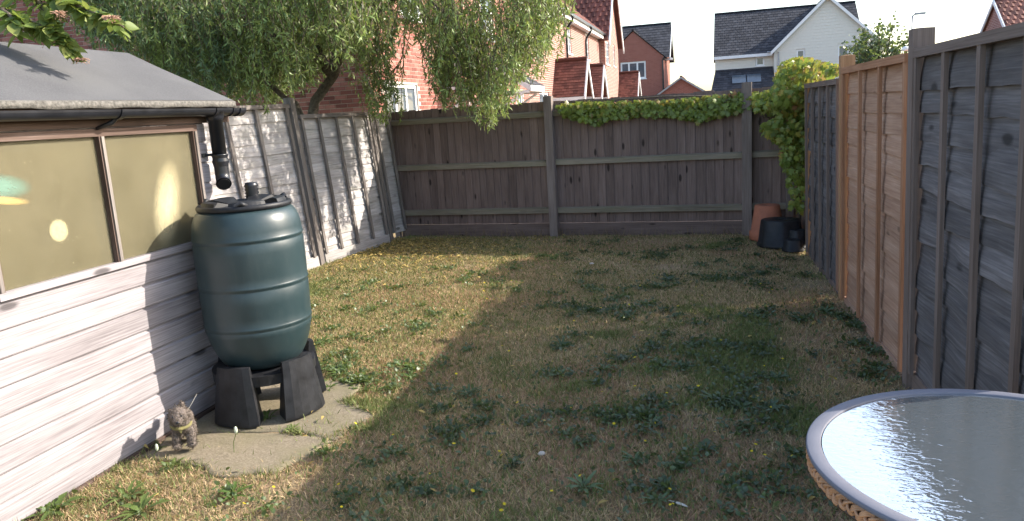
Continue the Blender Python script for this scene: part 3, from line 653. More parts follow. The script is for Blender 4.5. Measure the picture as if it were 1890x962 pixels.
for k in range(3):
    a = rad(-60 + 120 * k); b = MB()
    b.tube([(BXc + .235 * math.cos(a - .12), BYc + .235 * math.sin(a - .12), ZL + .03), (BXc + .247 * math.cos(a), BYc + .247 * math.sin(a), ZL + .046), (BXc + .235 * math.cos(a + .12), BYc + .235 * math.sin(a + .12), ZL + .03)], .013, 8); part(b, 'lid_catch', M['black_plastic'], butt, True)
hx, hy = BXc - .07, BYc + .19
b = MB(); b.lathe([(.034, 0)] + [(.042 if i % 2 else .035, .015 + i * .010) for i in range(9)] + [(.034, .105), (.0, .105)], 20, (hx, hy, ZL + .02)); part(b, 'hose_stub', M['black_pvc'], butt, True)

# ---------------------------------------------------------------- paving under the butt
slab_w = bpy.data.objects.new('paving', None); C.objects.link(slab_w); tag(slab_w, 'cracked concrete paving under the water butt', 'paving', kind='structure')
SLABS = [[(-2.87, 3.00), (-2.56, 2.96), (-2.28, 2.86), (-2.05, 2.93), (-1.98, 3.12), (-1.93, 3.30), (-2.20, 3.36), (-2.45, 3.33), (-2.87, 3.30)],
         [(-2.87, 3.315), (-2.45, 3.345), (-2.20, 3.375), (-1.925, 3.315), (-1.83, 3.62), (-2.10, 3.84), (-2.16, 4.15), (-2.87, 4.20)]]
for k, pl in enumerate(SLABS):
    b = MB(); c_ = np.mean(pl, 0); dens = []
    for i in range(len(pl)):
        p, q = np.array(pl[i]), np.array(pl[(i + 1) % len(pl)]); n = max(2, int(np.linalg.norm(q - p) / .04))
        for j in range(n):
            t = p + (q - p) * j / n; jit = (fbm(t[0] * 9, t[1] * 9, 5) - .5) * .10; d = (t - c_) / np.linalg.norm(t - c_); dens.append(t + d * (jit if k == 0 or t[0] > -2.8 else 0))
    n = len(dens); zt = .004 + .002 * k
    rings = [[(c_[0] + (p[0] - c_[0]) * s_, c_[1] + (p[1] - c_[1]) * s_, zt + (vnoise(p[0] * 9 * s_, p[1] * 9 * s_, 3) - .5) * .006 - (0.008 if s_ == 1 else 0)) for p in dens] for s_ in (0.3, .6, .85, .97, 1.0)]
    vs = [(c_[0], c_[1], zt)] + [p for r in rings for p in r] + [(p[0], p[1], -.04) for p in dens]
    fs = [(0, 1 + j, 1 + (j + 1) % n) for j in range(n)] + [(1 + r * n + j, 1 + (r + 1) * n + j, 1 + (r + 1) * n + (j + 1) % n, 1 + r * n + (j + 1) % n) for r in range(5) for j in range(n)]
    b.add(vs, fs); b.build('slab', M['concrete'], slab_w, True)

# ---------------------------------------------------------------- small curly dog ornament beside the shed
dgp = np.array([-2.66, 3.10, 0.03]); fw = np.array([.60, -.80, 0]); sd_ = np.array([.80, .60, 0])
dog = thing('dog_ornament', 'small shaggy brown dog ornament standing beside the shed wall', 'ornament', tuple(dgp))
def DL(x, y, z_): return dgp + fw * x + sd_ * y + np.array([0, 0, z_])
def ball(b, c, r, n=14, k_=9):
    vs = []
    for i in range(k_ + 1):
        ph = math.pi * i / k_
        for j in range(n):
            th = 2 * math.pi * j / n; vs.append(DL(c[0] + r[0] * math.sin(ph) * math.cos(th), c[1] + r[1] * math.sin(ph) * math.sin(th), c[2] + r[2] * math.cos(ph)))
    b.add(vs, [(i * n + j, (i + 1) * n + j, (i + 1) * n + (j + 1) % n, i * n + (j + 1) % n) for i in range(k_) for j in range(n)])
b = MB(); BL = [((-.055, 0, .115), (.095, .056, .060)), ((.015, 0, .125), (.050, .052, .062)), ((.040, -.010, .172), (.046, .047, .044)), ((.083, -.014, .158), (.030, .027, .023)), ((.03, -.045, .172), (.018, .012, .034)), ((.03, .027, .172), (.018, .012, .034)),
     ((.028, .033, .05), (.024, .023, .066)), ((.020, -.036, .05), (.022, .021, .066)), ((-.11, .034, .05), (.026, .023, .066)), ((-.11, -.034, .05), (.026, .023, .066)), ((.04, .034, .012), (.032, .023, .014)), ((.032, -.037, .012), (.028, .021, .014)), ((-.10, .035, .012), (.030, .023, .014)), ((-.10, -.035, .012), (.030, .023, .014)), ((-.155, 0, .15), (.026, .014, .030))]
for c_, r in BL: ball(b, c_, r)
body = part(b, 'body', speckle('shaggy_brown_fibre', (.075, .058, .048), (.23, .19, .165), 90, 1.0, 1.0, .01), dog)
md = body.modifiers.new('remesh', 'REMESH'); md.mode = 'VOXEL'; md.voxel_size = .006; md.use_smooth_shade = True
tx = bpy.data.textures.new('fuzz', 'CLOUDS'); tx.noise_scale = .018; tx.noise_depth = 3
md = body.modifiers.new('fuzz', 'DISPLACE'); md.texture = tx; md.strength = .013; md.mid_level = .45
# shaggy curls over the whole body
n = 3800; who = RNG.integers(0, len(BL), n); dirs = RNG.normal(size=(n, 3)); dirs /= np.linalg.norm(dirs, axis=1, keepdims=True)
loc = np.array([BL[k][0] for k in who]) + dirs * np.array([BL[k][1] for k in who]); loc = loc[:, :1] * fw + loc[:, 1:2] * sd_ + loc[:, 2:3] * np.array([0, 0, 1]) + dgp
wd_ = dirs[:, :1] * fw + dirs[:, 1:2] * sd_ + dirs[:, 2:3] * np.array([0, 0, 1.]); crl = wd_ * .6 + RNG.normal(size=(n, 3)) * .7
bvh = [(-.0011, 0, 0), (.0011, 0, 0), (-.001, .006, .003), (.001, .006, .003), (0, .010, .0085)]; bfh = [(0, 1, 3), (0, 3, 2), (2, 3, 4)]
vcol = RNG.uniform(.6, 1.5, (n, 1)) * np.array([[.14, .115, .098]])
scatter('fur', bvh, bfh, frames(crl, RNG.normal(size=(n, 3))) * RNG.uniform(.6, 1.5, (n, 1, 1)), loc, vcol, foliage('fibre_tufts', trans=.1, rough=.9, spec=.05), dog)['kind'] = 'stuff'
b = MB(); rg = [DL(.035 + .046 * math.cos(a), -.004 + .046 * math.sin(a), .128 + .012 * math.cos(a + 3.1)) for a in np.linspace(0, 2 * math.pi, 25)]; b.tube(rg, .0085, 8); part(b, 'scarf', plain('olive_yellow_cloth', (.17, .15, .06), .9), dog, True)
b = MB(); b.add([DL(.080, -.03, .128), DL(.083, .01, .128), DL(.082, -.006, .092)], [(0, 1, 2)]); b.add([DL(.077, -.03, .128), DL(.080, .01, .128), DL(.079, -.006, .092)], [(2, 1, 0)]); part(b, 'scarf_tip', plain('yellow_cloth_tip', (.30, .27, .10), .9), dog)
for yy in (-.034, .006):
    b = MB(); ball(b, (.078, yy, .183), (.006, .006, .006), 8, 6); part(b, 'eye', M['black_pvc'], dog, True)
b = MB(); ball(b, (.112, -.014, .162), (.008, .010, .007), 8, 6); part(b, 'nose', M['black_pvc'], dog, True)
b = MB(); b.tube([DL(-.05, .03, .16), DL(-.06, .06, .20), DL(-.07, .085, .235)], .0016, 5); part(b, 'wire', plain('pale_wire', (.4, .38, .33), .5), dog)
b = MB(); b.tube([DL(.03, -.015, .21) + np.array([math.sin(t) * .008, 0, t * .004]) for t in np.linspace(0, 6, 12)], .0018, 5); part(b, 'tuft', plain('dark_fibre', (.1, .085, .07), .9), dog)

# ---------------------------------------------------------------- round glass garden table
TX, TY, TZ, TR = 0.688, 1.922, 0.72, 0.470
tab = thing('garden_table', 'round garden table with rippled glass top and braided cane edge', 'table', (TX, TY, 0))
b = MB(); b.lathe([(.4335, -.006), (.4340, .0015), (.4350, .0022), (.4660, .0022), (.4695, .0006), (.4700, -.006), (.4690, -.010), (.4660, -.012), (.440, -.012), (.4335, -.010), (.4335, -.006)], 160, (TX, TY, TZ)); part(b, 'rim', M['rim_metal'], tab, True)
b = MB(); b.lathe([(.0, -.003), (.15, -.003), (.30, -.003), (.431, -.003), (.431, -.008), (.0, -.008)], 120, (TX, TY, TZ)); part(b, 'glass_top', M['table_glass'], tab)
for k in range(3):
    b = MB()
    for q in range(3):
        pts = []
        for i in range(720):
            th = 2 * math.pi * i / 720; ph = 36 * th + 2 * math.pi * k / 3; rr = .4585 + .0065 * math.sin(2 * ph + .6) + (q - 1) * .0012; zz = TZ - .0335 + .0125 * math.sin(ph) + (q - 1) * .0052 * math.cos(ph * .5 + k)
            pts.append((TX + rr * math.cos(th), TY + rr * math.sin(th), zz))
        pts.append(pts[0]); b.tube(pts, .0040, 5, cap=False)
    part(b, 'strand', M['cane'], tab, True)
b = MB(); b.lathe([(.452, -.058), (.462, -.056), (.464, -.050), (.460, -.046), (.450, -.048), (.452, -.058)], 120, (TX, TY, TZ)); part(b, 'lower_ring', M['dark_metal'], tab, True)
b = MB(); b.lathe([(.440, -.016), (.446, -.016), (.446, -.05), (.440, -.05), (.440, -.016)], 120, (TX, TY, TZ)); part(b, 'apron', M['dark_metal'], tab, True)
for k in range(4):
    a = rad(45 + 90 * k); b = MB(); ca, sa = math.cos(a), math.sin(a)
    b.tube([(TX + r * ca, TY + r * sa, z_) for r, z_ in ((.43, .685), (.40, .60), (.31, .42), (.28, .30), (.31, .16), (.38, .03), (.40, .012))], .0125, 10); part(b, 'leg', M['dark_metal'], tab, True)
b = MB(); b.lathe([(.262, .30), (.272, .31), (.282, .30), (.272, .29), (.262, .30)], 48, (TX, TY, 0)); part(b, 'stretcher', M['dark_metal'], tab, True)

# ---------------------------------------------------------------- upturned pots in the corner
def upturned(name, label, c, r0, r1, h, mat, rim=.03, ribs=0, tilt=(0, 0), cat='plant pot'):
    root = thing(name, label, cat, (*c, 0.0)); root.rotation_euler = (tilt[0], tilt[1], 0)
    b = MB(); pr = [(r0 + .008, 0), (r0 + .010, rim), (r0 - .002, rim + .003), (r1 + .004, h - .01), (r1 - .004, h), (r1 * .3, h + .001), (r1 * .28, h - .004), (0, h - .004)]
    b.lathe(pr, 48, (0, 0, 0), (lambda r, z_, a: r * (1 + (.035 * math.copysign(abs(math.sin(a * ribs / 2)) ** .5, math.sin(a * ribs / 2)) if ribs and rim < z_ < h and r > r1 * .5 else 0))) if ribs else None)
    b.build('pot_body', mat, root, True)
    b = MB(); b.lathe([(r0 + .012, .0), (r0 + .016, .004), (r0 + .016, rim - .004), (r0 + .011, rim)], 48); b.build('pot_rim', mat, root, True); return root
upturned('plant_pot', 'upturned terracotta-coloured plant pot against the back fence post', (0.575, 9.16), .185, .135, .40, M['terracotta'], .10)
upturned('plant_pot', 'large ribbed black plastic pot upturned in the corner', (0.690, 8.74), .235, .20, .29, M['black_plastic'], .035, ribs=14)
upturned('plant_pot', 'small black plastic pot in front of the large black one', (0.79, 8.40), .10, .085, .12, M['black_plastic'], .02, ribs=10)
upturned('plant_pot', 'black plastic pot tucked beside the creeper fence', (0.845, 8.56), .09, .08, .20, M['black_plastic'], .025, ribs=12)

# ---------------------------------------------------------------- houses
def wall_cells(u0, u1, v0, v1, holes):
    us = sorted({u0, u1, *[h[0] for h in holes], *[h[1] for h in holes]}); vs = sorted({v0, v1, *[h[2] for h in holes], *[h[3] for h in holes]}); out = []
    for a, b_ in zip(us, us[1:]):
        for c_, d in zip(vs, vs[1:]):
            if not any(h[0] <= (a + b_) / 2 <= h[1] and h[2] <= (c_ + d) / 2 <= h[3] for h in holes): out.append((a, b_, c_, d))
    return out
def wall(root, F, u0, u1, v0, v1, holes, mat, name='wall', deep=.10):
    """F(u, v, w): w outwards"""
    b = MB()
    def q(pts): b.add([F(*p) for p in pts], [(0, 1, 2, 3)], [[(p[0] + p[2], p[1]) for p in pts]])
    for a, b_, c_, d in wall_cells(u0, u1, v0, v1, holes): q([(a, c_, 0), (b_, c_, 0), (b_, d, 0), (a, d, 0)])
    for a, b_, c_, d in holes:
        q([(a, c_, 0), (a, d, 0), (a, d, -deep), (a, c_, -deep)]); q([(b_, c_, 0), (b_, d, 0), (b_, d, -deep), (b_, c_, -deep)])
        q([(a, c_, 0), (b_, c_, 0), (b_, c_, -deep), (a, c_, -deep)]); q([(a, d, 0), (b_, d, 0), (b_, d, -deep), (a, d, -deep)])
    return part(b, name, mat, root)
def window(root, F, h, cols=1, rows=1, fw_=.06, deep=.10, sill=True, glass=None):
    a, b_, c_, d = h; m_ = MB(); w0, w1 = -deep + .012, -deep + .06
    m_.box((a, c_, w0), (b_, c_ + fw_, w1), 0, F); m_.box((a, d - fw_, w0), (b_, d, w1), 0, F)
    for i in range(cols + 1):
        u = a + (b_ - a) * i / cols; lo = max(a, u - fw_ / 2 - (fw_ / 2 if i == cols else 0)); hi = min(b_, u + fw_ / 2 + (fw_ / 2 if i == 0 else 0)); m_.box((lo, c_ + fw_, w0 + .001), (hi, d - fw_, w1 - .001), 1, F)
    for j in range(1, rows):
        v = c_ + (d - c_) * j / rows; m_.box((a + fw_, v - .018, w0 + .004), (b_ - fw_, v + .018, w1 - .004), 0, F)
    fr = part(m_, 'window', M['white_paint'], root)
    for i in range(cols):
        p = MB(); x0, x1 = a + (b_ - a) * i / cols + .02, a + (b_ - a) * (i + 1) / cols - .02
        p.add([F(*q) for q in ((x0, c_ + .02, -deep + .03), (x1, c_ + .02, -deep + .03), (x1, d - .02, -deep + .03), (x0, d - .02, -deep + .03))], [(0, 1, 2, 3)]); part(p, 'pane', glass or M['window_glass'], fr)
    if sill:
        s_ = MB(); s_.box((a - .05, c_ - .06, -.02), (b_ + .05, c_ + .001, .05), 0, F); part(s_, 'sill', M['white_paint'], fr)
    return fr
def tiles(root, e0, e1, r0, r1, mat, exp=.28, tw=.25, pan=False, name='roof', up=None):
    """courses of tiles from the eave e0-e1 to the ridge r0-r1"""
    e0, e1, r0, r1 = map(np.array, map(lambda p: np.array(p, float), (e0, e1, r0, r1))); L = np.linalg.norm(e1 - e0); S_ = np.linalg.norm(r0 - e0)
    nrm = np.cross(e1 - e0, r0 - e0); nrm /= np.linalg.norm(nrm); nrm *= (1 if nrm[2] > 0 else -1)
    nc = max(2, int(S_ / exp)); nw = max(2, int(L / tw)); b = MB()
    def F(a, t, w): return (e0 * (1 - a) + e1 * a) * (1 - t) + (r0 * (1 - a) + r1 * a) * t + nrm * w
    for c_ in range(nc):
        off = .5 * (c_ % 2)
        for k in range(nw + (1 if off else 0)):
            a0 = max(0, (k - off) / nw); a1 = min(1, (k + 1 - off) / nw)
            if a1 - a0 < .1 / nw: continue
            t0 = c_ / nc - .02 / S_; t1 = min(1, (c_ + 1.15) / nc); lift = .022 + random.uniform(0, .006); g_ = (a1 - a0) * .03; col = random.random()
            if pan:
                am = a0 + (a1 - a0) * .62
                vs = [F(a0, t0, lift), F(am, t0, lift + .035), F(a1, t0, lift), F(a1, t1, .004), F(am, t1, .036), F(a0, t1, .004), F(a0, t0, 0), F(a1, t0, 0)]
                b.add(vs, [(0, 1, 4, 5), (1, 2, 3, 4), (6, 7, 2, 1, 0)], None, col)
            else:
                vs = [F(a0 + g_, t0, lift), F(a1 - g_, t0, lift), F(a1 - g_, t1, .003), F(a0 + g_, t1, .003), F(a0 + g_, t0, 0), F(a1 - g_, t0, 0)]
                b.add(vs, [(0, 1, 2, 3), (4, 5, 1, 0)], None, col)
    ba = MB(); ba.quad(e0 - nrm * .01, e1 - nrm * .01, r1 - nrm * .01, r0 - nrm * .01); rf_ = part(ba, name, mat, root)
    o = part(b, 'roof_tiles', mat, rf_); o['kind'] = 'stuff'
    rd = MB(); n = max(2, int(L / .4))
    rd.tube([r0 + (r1 - r0) * i / n + np.array([0, 0, .02 + (i % 2) * .006]) for i in range(n + 1)], .09, 8); part(rd, 'ridge', mat, rf_)
    return rf_
def barge(root, pts, w=.18, th=.04, n=(0, -1, 0), mat=None):
    """a board following pts (list of 3D points), hanging w below"""
    mb_ = MB(); n = np.array(n, float)
    for p, q in zip(pts, pts[1:]):
        p, q = np.array(p, float), np.array(q, float); dn_ = np.array([0, 0, -w])
        mb_.add([p, q, q + dn_, p + dn_, p + n * th, q + n * th, q + dn_ + n * th, p + dn_ + n * th], [(0, 1, 2, 3), (4, 7, 6, 5), (0, 4, 5, 1), (3, 2, 6, 7), (0, 3, 7, 4), (1, 5, 6, 2)])
    return part(mb_, 'bargeboard', mat or M['white_paint'], root)

FX = -5.8
def FF(u, v, w): return np.array([FX + w, u, v])            # facade looking +X
def FG(y): return lambda u, v, w: np.array([u, y - w, v])   # wall looking -Y
# --- house behind the willow, built of single bricks
ha = thing('terraced_house', 'red brick end house behind the willow with white casement windows', 'house', (-9.8, 18, 0))
holesA = [(13.15, 14.72, 1.15, 2.30), (22.9, 23.6, 1.2, 2.3), (14.2, 15.3, 3.6, 4.9), (19.6, 20.7, 3.6, 4.9), (17.2, 18.1, .05, 2.1)]
wall(ha, FF, 12.5, 24.4, 0, 5.45, holesA, M['mortar'], deep=.09)
FGA = FG(12.5); wall(ha, FGA, -13.8, -5.8, 0, 5.45, [], M['mortar'])
b = MB(); b.poly([(-13.8, 12.5, 5.45), (-5.8, 12.5, 5.45), (-9.8, 12.5, 9.0)], (0, 2)); part(b, 'gable', M['far_brick'], ha)
for q, h in enumerate(holesA): window(ha, FF, h, 3 if q == 0 else 2, 1, .07, .09, True) if q != 4 else None
b = MB(); b.box((17.2, .05, -.085), (18.1, 2.1, -.05), 1, FF); part(b, 'door', plain('dark_red_door', (.12, .03, .03), .4), ha)
tiles(ha, (-5.55, 12.3, 5.35), (-5.55, 24.4, 5.35), (-9.8, 12.3, 9.1), (-9.8, 24.4, 9.1), M['red_tile'], .3, .28, True)
tiles(ha, (-14.05, 12.3, 5.35), (-14.05, 24.4, 5.35), (-9.8, 12.3, 9.1), (-9.8, 24.4, 9.1), M['red_tile'], .6, .6, False)
b = MB(); b.box((-5.74, 12.4, 5.2), (-5.50, 24.4, 5.36), 1); part(b, 'fascia', M['white_paint'], ha)
# bricks in stretcher bond; the largest ones seen are single parts
bw, bh, bj, pr = .215, .065, .010, .007
cells = []
for side, (F_, u0, u1, holes) in enumerate(((FGA, -13.8, -5.8, []), (FF, 12.5, 24.4, holesA))):
    for r in range(int(5.4 / (bh + bj))):
        v = .02 + r * (bh + bj)
        if v < 1.25: continue
        u = u0 - (r % 2) * (bw + bj) / 2
        while u < u1:
            a0, a1 = max(u, u0 + .001), min(u + bw, u1 - .001); u += bw + bj
            if a1 - a0 < .05: continue
            if any(a1 > h[0] and a0 < h[1] and v + bh > h[2] - .06 and v < h[3] for h in holes): continue
            cells.append((side, a0, a1, v, F_((a0 + a1) / 2, v + bh / 2, pr)))
cen = np.array([c_[4] for c_ in cells]); px, py = projn(cen)
score = np.zeros(len(cells))
for (x0, x1, y0, y1, s_) in ((0, 160, 30, 105, 4), (585, 700, 110, 200, 4), (690, 800, 60, 200, 3)):
    score += ((px > x0) & (px < x1) & (py > y0) & (py < y1)) * s_
score -= cen[:, 1] * .1
order = np.argsort(-score); single = set(order[:300].tolist())
full = {}
def brick_mesh(side):
    if side in full: return full[side]
    b = MB(); b.box((-bw / 2, -bh / 2, -.004), (bw / 2, bh / 2, pr), 0, (lambda u, v, w: (u, -w, v)) if side == 0 else (lambda u, v, w: (w, u, v)))
    o = b.build('brick', M['brick_one']); me = o.data; bpy.data.objects.remove(o); full[side] = me; return me
many = MB()
for i, (side, a0, a1, v, c_) in enumerate(cells):
    F_ = FGA if side == 0 else FF
    if i in single:
        o = bpy.data.objects.new('brick', brick_mesh(side)); C.objects.link(o); o.parent = ha
        pos = F_((a0 + a1) / 2, v + bh / 2, random.uniform(-.001, .001)) - np.array(ha.location); o.location = tuple(pos)
        if a1 - a0 < bw - .002:
            o.scale = ((a1 - a0) / bw, 1, 1) if side == 0 else (1, (a1 - a0) / bw, 1)
    else:
        pw = pr + random.uniform(-.001, .001)
        P = [F_(a0, v, pw), F_(a1, v, pw), F_(a1, v + bh, pw), F_(a0, v + bh, pw), F_(a0, v, 0), F_(a1, v, 0), F_(a1, v + bh, 0), F_(a0, v + bh, 0)]
        many.add(P, [(0, 1, 2, 3), (0, 4, 5, 1), (1, 5, 6, 2), (2, 6, 7, 3), (3, 7, 4, 0)], None, random.random())
part(many, 'brickwork', M['brick_many'], ha)['kind'] = 'stuff'
def canopy(root, y0, y1, x1, zt, zb, mat):
    cp = tiles(root, (x1, y0, zb), (x1, y1, zb), (FX, y0, zt), (FX, y1, zt), mat, .2, .25, False, 'canopy')
    m_ = MB(); m_.box((x1 - .03, y0 - .02, zb - .16), (x1 + .02, y1 + .02, zb - .012), 1); part(m_, 'fascia', M['white_paint'], cp)
    for yy in (y0 - .03, y1):
        q = MB(); P = [(FX, yy, zt - .01), (x1, yy, zb - .01), (x1, yy, zb - .16), (FX, yy, zt - .19)]; P2 = [(p[0], yy + .03, p[2]) for p in P]
        q.add(P + P2, [(0, 1, 2, 3), (7, 6, 5, 4), (0, 4, 5, 1), (1, 5, 6, 2), (2, 6, 7, 3), (3, 7, 4, 0)]); part(q, 'bargeboard', M['white_paint'], cp)
        q = MB(); q.box((FX, yy, zb - .2), (x1 - .04, yy + .05, zb - .13), 0); part(q, 'beam', M['white_paint'], cp)
        q = MB(); q.tube([(FX + .02, yy + .025, zb - .75), (x1 - .2, yy + .025, zb - .2)], .035, 6); part(q, 'bracket', M['white_paint'], cp)
canopy(ha, 19.7, 21.3, -4.62, 3.08, 2.33, M['slate']); canopy(ha, 16.2, 17.5, -4.8, 3.0, 2.40, M['slate'])
# --- middle house
hb = thing('terraced_house', 'red brick terraced house with two red-tiled gabled porches and black downpipes', 'house', (-9.8, 32, 0))
holesB = [(31.75, 32.65, 3.93, 5.12), (36.5, 37.4, 3.93, 5.12), (26.0, 27.6, 1.2, 2.30), (33.2, 34.6, 1.0, 2.2)]
wall(hb, FF, 24.4, 40.9, 0, 5.45, holesB, M['far_brick'])
for q, h in enumerate(holesB): window(hb, FF, h, 2, 3 if q < 2 else 1, .07)
tiles(hb, (-5.50, 24.4, 5.40), (-5.50, 41.0, 5.40), (-9.8, 24.4, 9.1), (-9.8, 41.0, 9.1), M['red_tile'], .33, .30, True)
tiles(hb, (-14.05, 24.4, 5.4), (-14.05, 41, 5.4), (-9.8, 24.4, 9.1), (-9.8, 41, 9.1), M['red_tile'], .6, .6, False)
b = MB(); b.box((-5.79, 24.4, 5.14), (-5.52, 41.0, 5.345), 1); part(b, 'fascia', M['white_paint'], hb)
b = MB(); b.box((-5.50, 24.4, 5.31), (-5.41, 41.0, 5.40), 1); part(b, 'gutter', M['black_pvc'], hb)
for yy in (31.25, 36.1):
    b = MB(); b.tube([(-5.46, yy, 5.32), (-5.46, yy, 5.15), (-5.70, yy, 4.85), (-5.73, yy, 4.7), (-5.73, yy, .1)], .045, 8); part(b, 'downpipe', M['black_pvc'], hb, True)
def porch(root, yc, hw, x1, zr, ze, mat):
    pf = tiles(root, (FX, yc - hw, ze), (x1, yc - hw, ze), (FX, yc, zr), (x1, yc, zr), mat, .12, .17, False, 'porch_roof')
    tiles(root, (FX, yc + hw, ze), (x1, yc + hw, ze), (FX, yc, zr), (x1, yc, zr), mat, .12, .17, False, 'porch_roof')
    barge_ = MB()
    for sg in (-1, 1):
        P = [(x1, yc, zr + .03), (x1, yc + sg * (hw + .06), ze - .04), (x1, yc + sg * (hw + .06), ze - .26), (x1, yc, zr - .2)]; P2 = [(p[0] + .05, p[1], p[2]) for p in P]
        barge_.add(P + P2, [(0, 1, 2, 3), (7, 6, 5, 4), (0, 4, 5, 1), (1, 5, 6, 2), (2, 6, 7, 3), (3, 7, 4, 0)])
    part(barge_, 'bargeboard', M['white_paint'], pf)
    for yy in (yc - hw, yc + hw - .08):
        q = MB(); q.box((FX, yy, ze - .22), (x1 - .02, yy + .08, ze - .03), 0); part(q, 'fascia', M['white_paint'], pf)
        q = MB(); q.box((x1 - .13, yy, 0), (x1 - .03, yy + .08, ze - .23), 2); part(q, 'post', M['white_paint'], pf)
porch(hb, 29.1, 1.0, -4.6, 3.45, 2.12, M['orange_tile']); porch(hb, 33.5, 1.0, -4.6, 3.42, 2.12, M['orange_tile'])
# --- gabled wing
hc = thing('terraced_house', 'red brick house with tall gable and white bargeboards at the end of the terrace', 'house', (-9.5, 44, 0))
WX = -5.5; FW_ = lambda u, v, w: np.array([WX + w, u, v])
holesC = [(41.2, 42.5, 3.9, 5.1), (44.4, 45.0, 3.92, 5.12)]
wall(hc, FW_, 40.9, 46.6, 0, 5.5, holesC, M['far_brick'])
wall(hc, FG(40.9), -6.2, WX, 0, 5.4, [], M['far_brick']); wall(hc, lambda u, v, w: np.array([u, 46.6 + w, v]), -9, WX, 0, 5.4, [], M['far_brick'])
b = MB(); b.poly([(WX, 40.9, 5.5), (WX, 46.6, 5.5), (WX, 43.75, 9.2)], (1, 2)); part(b, 'gable', M['far_brick'], hc)
for h in holesC: window(hc, FW_, h, 2 if h[1] - h[0] > 1 else 1, 3, .07)
tiles(hc, (-12, 40.55, 5.05), (-5.2, 40.55, 5.05), (-12, 43.75, 9.3), (-5.2, 43.75, 9.3), M['red_tile'], .33, .3, True)
tiles(hc, (-12, 46.95, 5.05), (-5.2, 46.95, 5.05), (-12, 43.75, 9.3), (-5.2, 43.75, 9.3), M['red_tile'], .33, .3, True)
barge(hc, [(-5.24, 40.5, 5.05), (-5.24, 43.75, 9.36), (-5.24, 47.0, 5.05)], .32, .06, (1, 0, 0))
porch(hc, 46.9, 1.1, -4.35, 3.6, 2.2, M['orange_tile'])
# --- red house with the grey tiled roof
hd = thing('detached_house', 'plain orange-red brick house with front gable and grey tiled roof', 'house', (-6, 62, 0))
GY = 58.0; hg = [(-6.70, -4.85, 3.60, 4.85)]
wall(hd, FG(GY), -9.0, -3.55, 0, 5.07, hg, M['far_brick2']); window(hd, FG(GY), hg[0], 3, 1, .12)
b = MB(); b.poly([(-7.9, GY, 5.07), (-3.55, GY, 5.07), (-5.72, GY, 7.0)], (0, 2)); part(b, 'gable', M['far_brick2'], hd)
wall(hd, lambda u, v, w: np.array([-3.55 + w, u, v]), GY, 66, 0, 5.07, [], M['far_brick2'])
b = MB(); b.poly([(-3.55, 59.2, 5.07), (-3.55, 66, 5.07), (-3.55, 62.4, 7.5)], (1, 2)); part(b, 'gable', M['far_brick2'], hd)
tiles(hd, (-9.5, 58.6, 5.0), (-3.2, 58.6, 5.0), (-9.5, 62.4, 7.75), (-3.2, 62.4, 7.75), M['slate'], .34, .3)
tiles(hd, (-9.5, 66.2, 5.0), (-3.2, 66.2, 5.0), (-9.5, 62.4, 7.75), (-3.2, 62.4, 7.75), M['slate'], .34, .3)
tiles(hd, (-3.35, GY - .1, 4.95), (-3.35, 62, 4.95), (-5.72, GY - .1, 7.05), (-5.72, 62, 7.05), M['slate'], .34, .3)
tiles(hd, (-8.1, GY - .1, 4.95), (-8.1, 62, 4.95), (-5.72, GY - .1, 7.05), (-5.72, 62, 7.05), M['slate'], .34, .3)
b = MB(); b.tube([(-3.5, GY - .12, 5.0), (-3.62, GY - .06, 4.8), (-3.62, GY - .06, .1)], .06, 8); part(b, 'downpipe', M['black_pvc'], hd)
barge(hd, [(-3.16, 58.6, 5.02), (-3.16, 62.4, 7.78), (-3.16, 66.2, 5.02)], .2, .05, (1, 0, 0))
b = MB(); b.box((-3.55, GY + .9, 4.82), (-3.0, 59.6, 4.98), 0); part(b, 'fascia', M['white_paint'], hd)
# --- garage
ga = thing('garage', 'low brick garage gable with tiled roof between the houses', 'garage', (-2.1, 52, 0))
wall(ga, FG(52), -3.75, -.45, 0, 2.2, [], M['far_brick2']); b = MB(); b.poly([(-3.75, 52, 2.2), (-.45, 52, 2.2), (-2.1, 52, 3.25)], (0, 2)); part(b, 'gable', M['far_brick2'], ga)
for sg in (-1, 1): tiles(ga, (-2.1 + sg * 1.85, 51.85, 2.12), (-2.1 + sg * 1.85, 58, 2.12), (-2.1, 51.85, 3.3), (-2.1, 58, 3.3), M['red_tile'], .3, .3)
barge(ga, [(-3.95, 51.84, 2.1), (-2.1, 51.84, 3.33), (-.25, 51.84, 2.1)], .12, .04, (0, -1, 0), M['lamp_grey'])
# --- white clad house
hw_ = thing('detached_house', 'cream clad house with steep dark roof and white front gable', 'house', (5, 62, 0))
WYf = 58.0
def clad(root, F, rows, mat, name='cladding_board'):
    for (u0, u1, v0, v1) in rows:
        b_ = MB(); b_.add([F(u0[0], v0, .035), F(u0[1], v0, .035), F(u1[1], v1, .012), F(u1[0], v1, .012), F(u0[0], v0, 0), F(u0[1], v0, 0)], [(0, 1, 2, 3), (4, 5, 1, 0)]); part(b_, name, mat, root)
Fw = FG(WYf); hwn = [(2.84, 3.42, 3.90, 4.52)]
wall(hw_, Fw, 0.05, 4.02, 0, 4.86, hwn, M['cream_board']); window(hw_, Fw, hwn[0], 1, 1, .1)
v = 3.6
while v < 4.8:
    segs = [(0.05, 4.02)] if v + .19 < hwn[0][2] or v > hwn[0][3] else [(0.05, hwn[0][0] - .02), (hwn[0][1] + .02, 4.02)]
    clad(hw_, Fw, [((a, c_), (a, c_), v, v + .19) for a, c_ in segs], M['cream_board']); v += .19
Fg = FG(WYf - .9); hgn = [(5.46, 6.00, 4.0, 4.75), (8.1, 8.8, 3.6, 4.85)]
wall(hw_, Fg, 4.02, 10.74, 0, 4.95, hgn, M['cream_board']); [window(hw_, Fg, h, 1, 1, .1) for h in hgn]
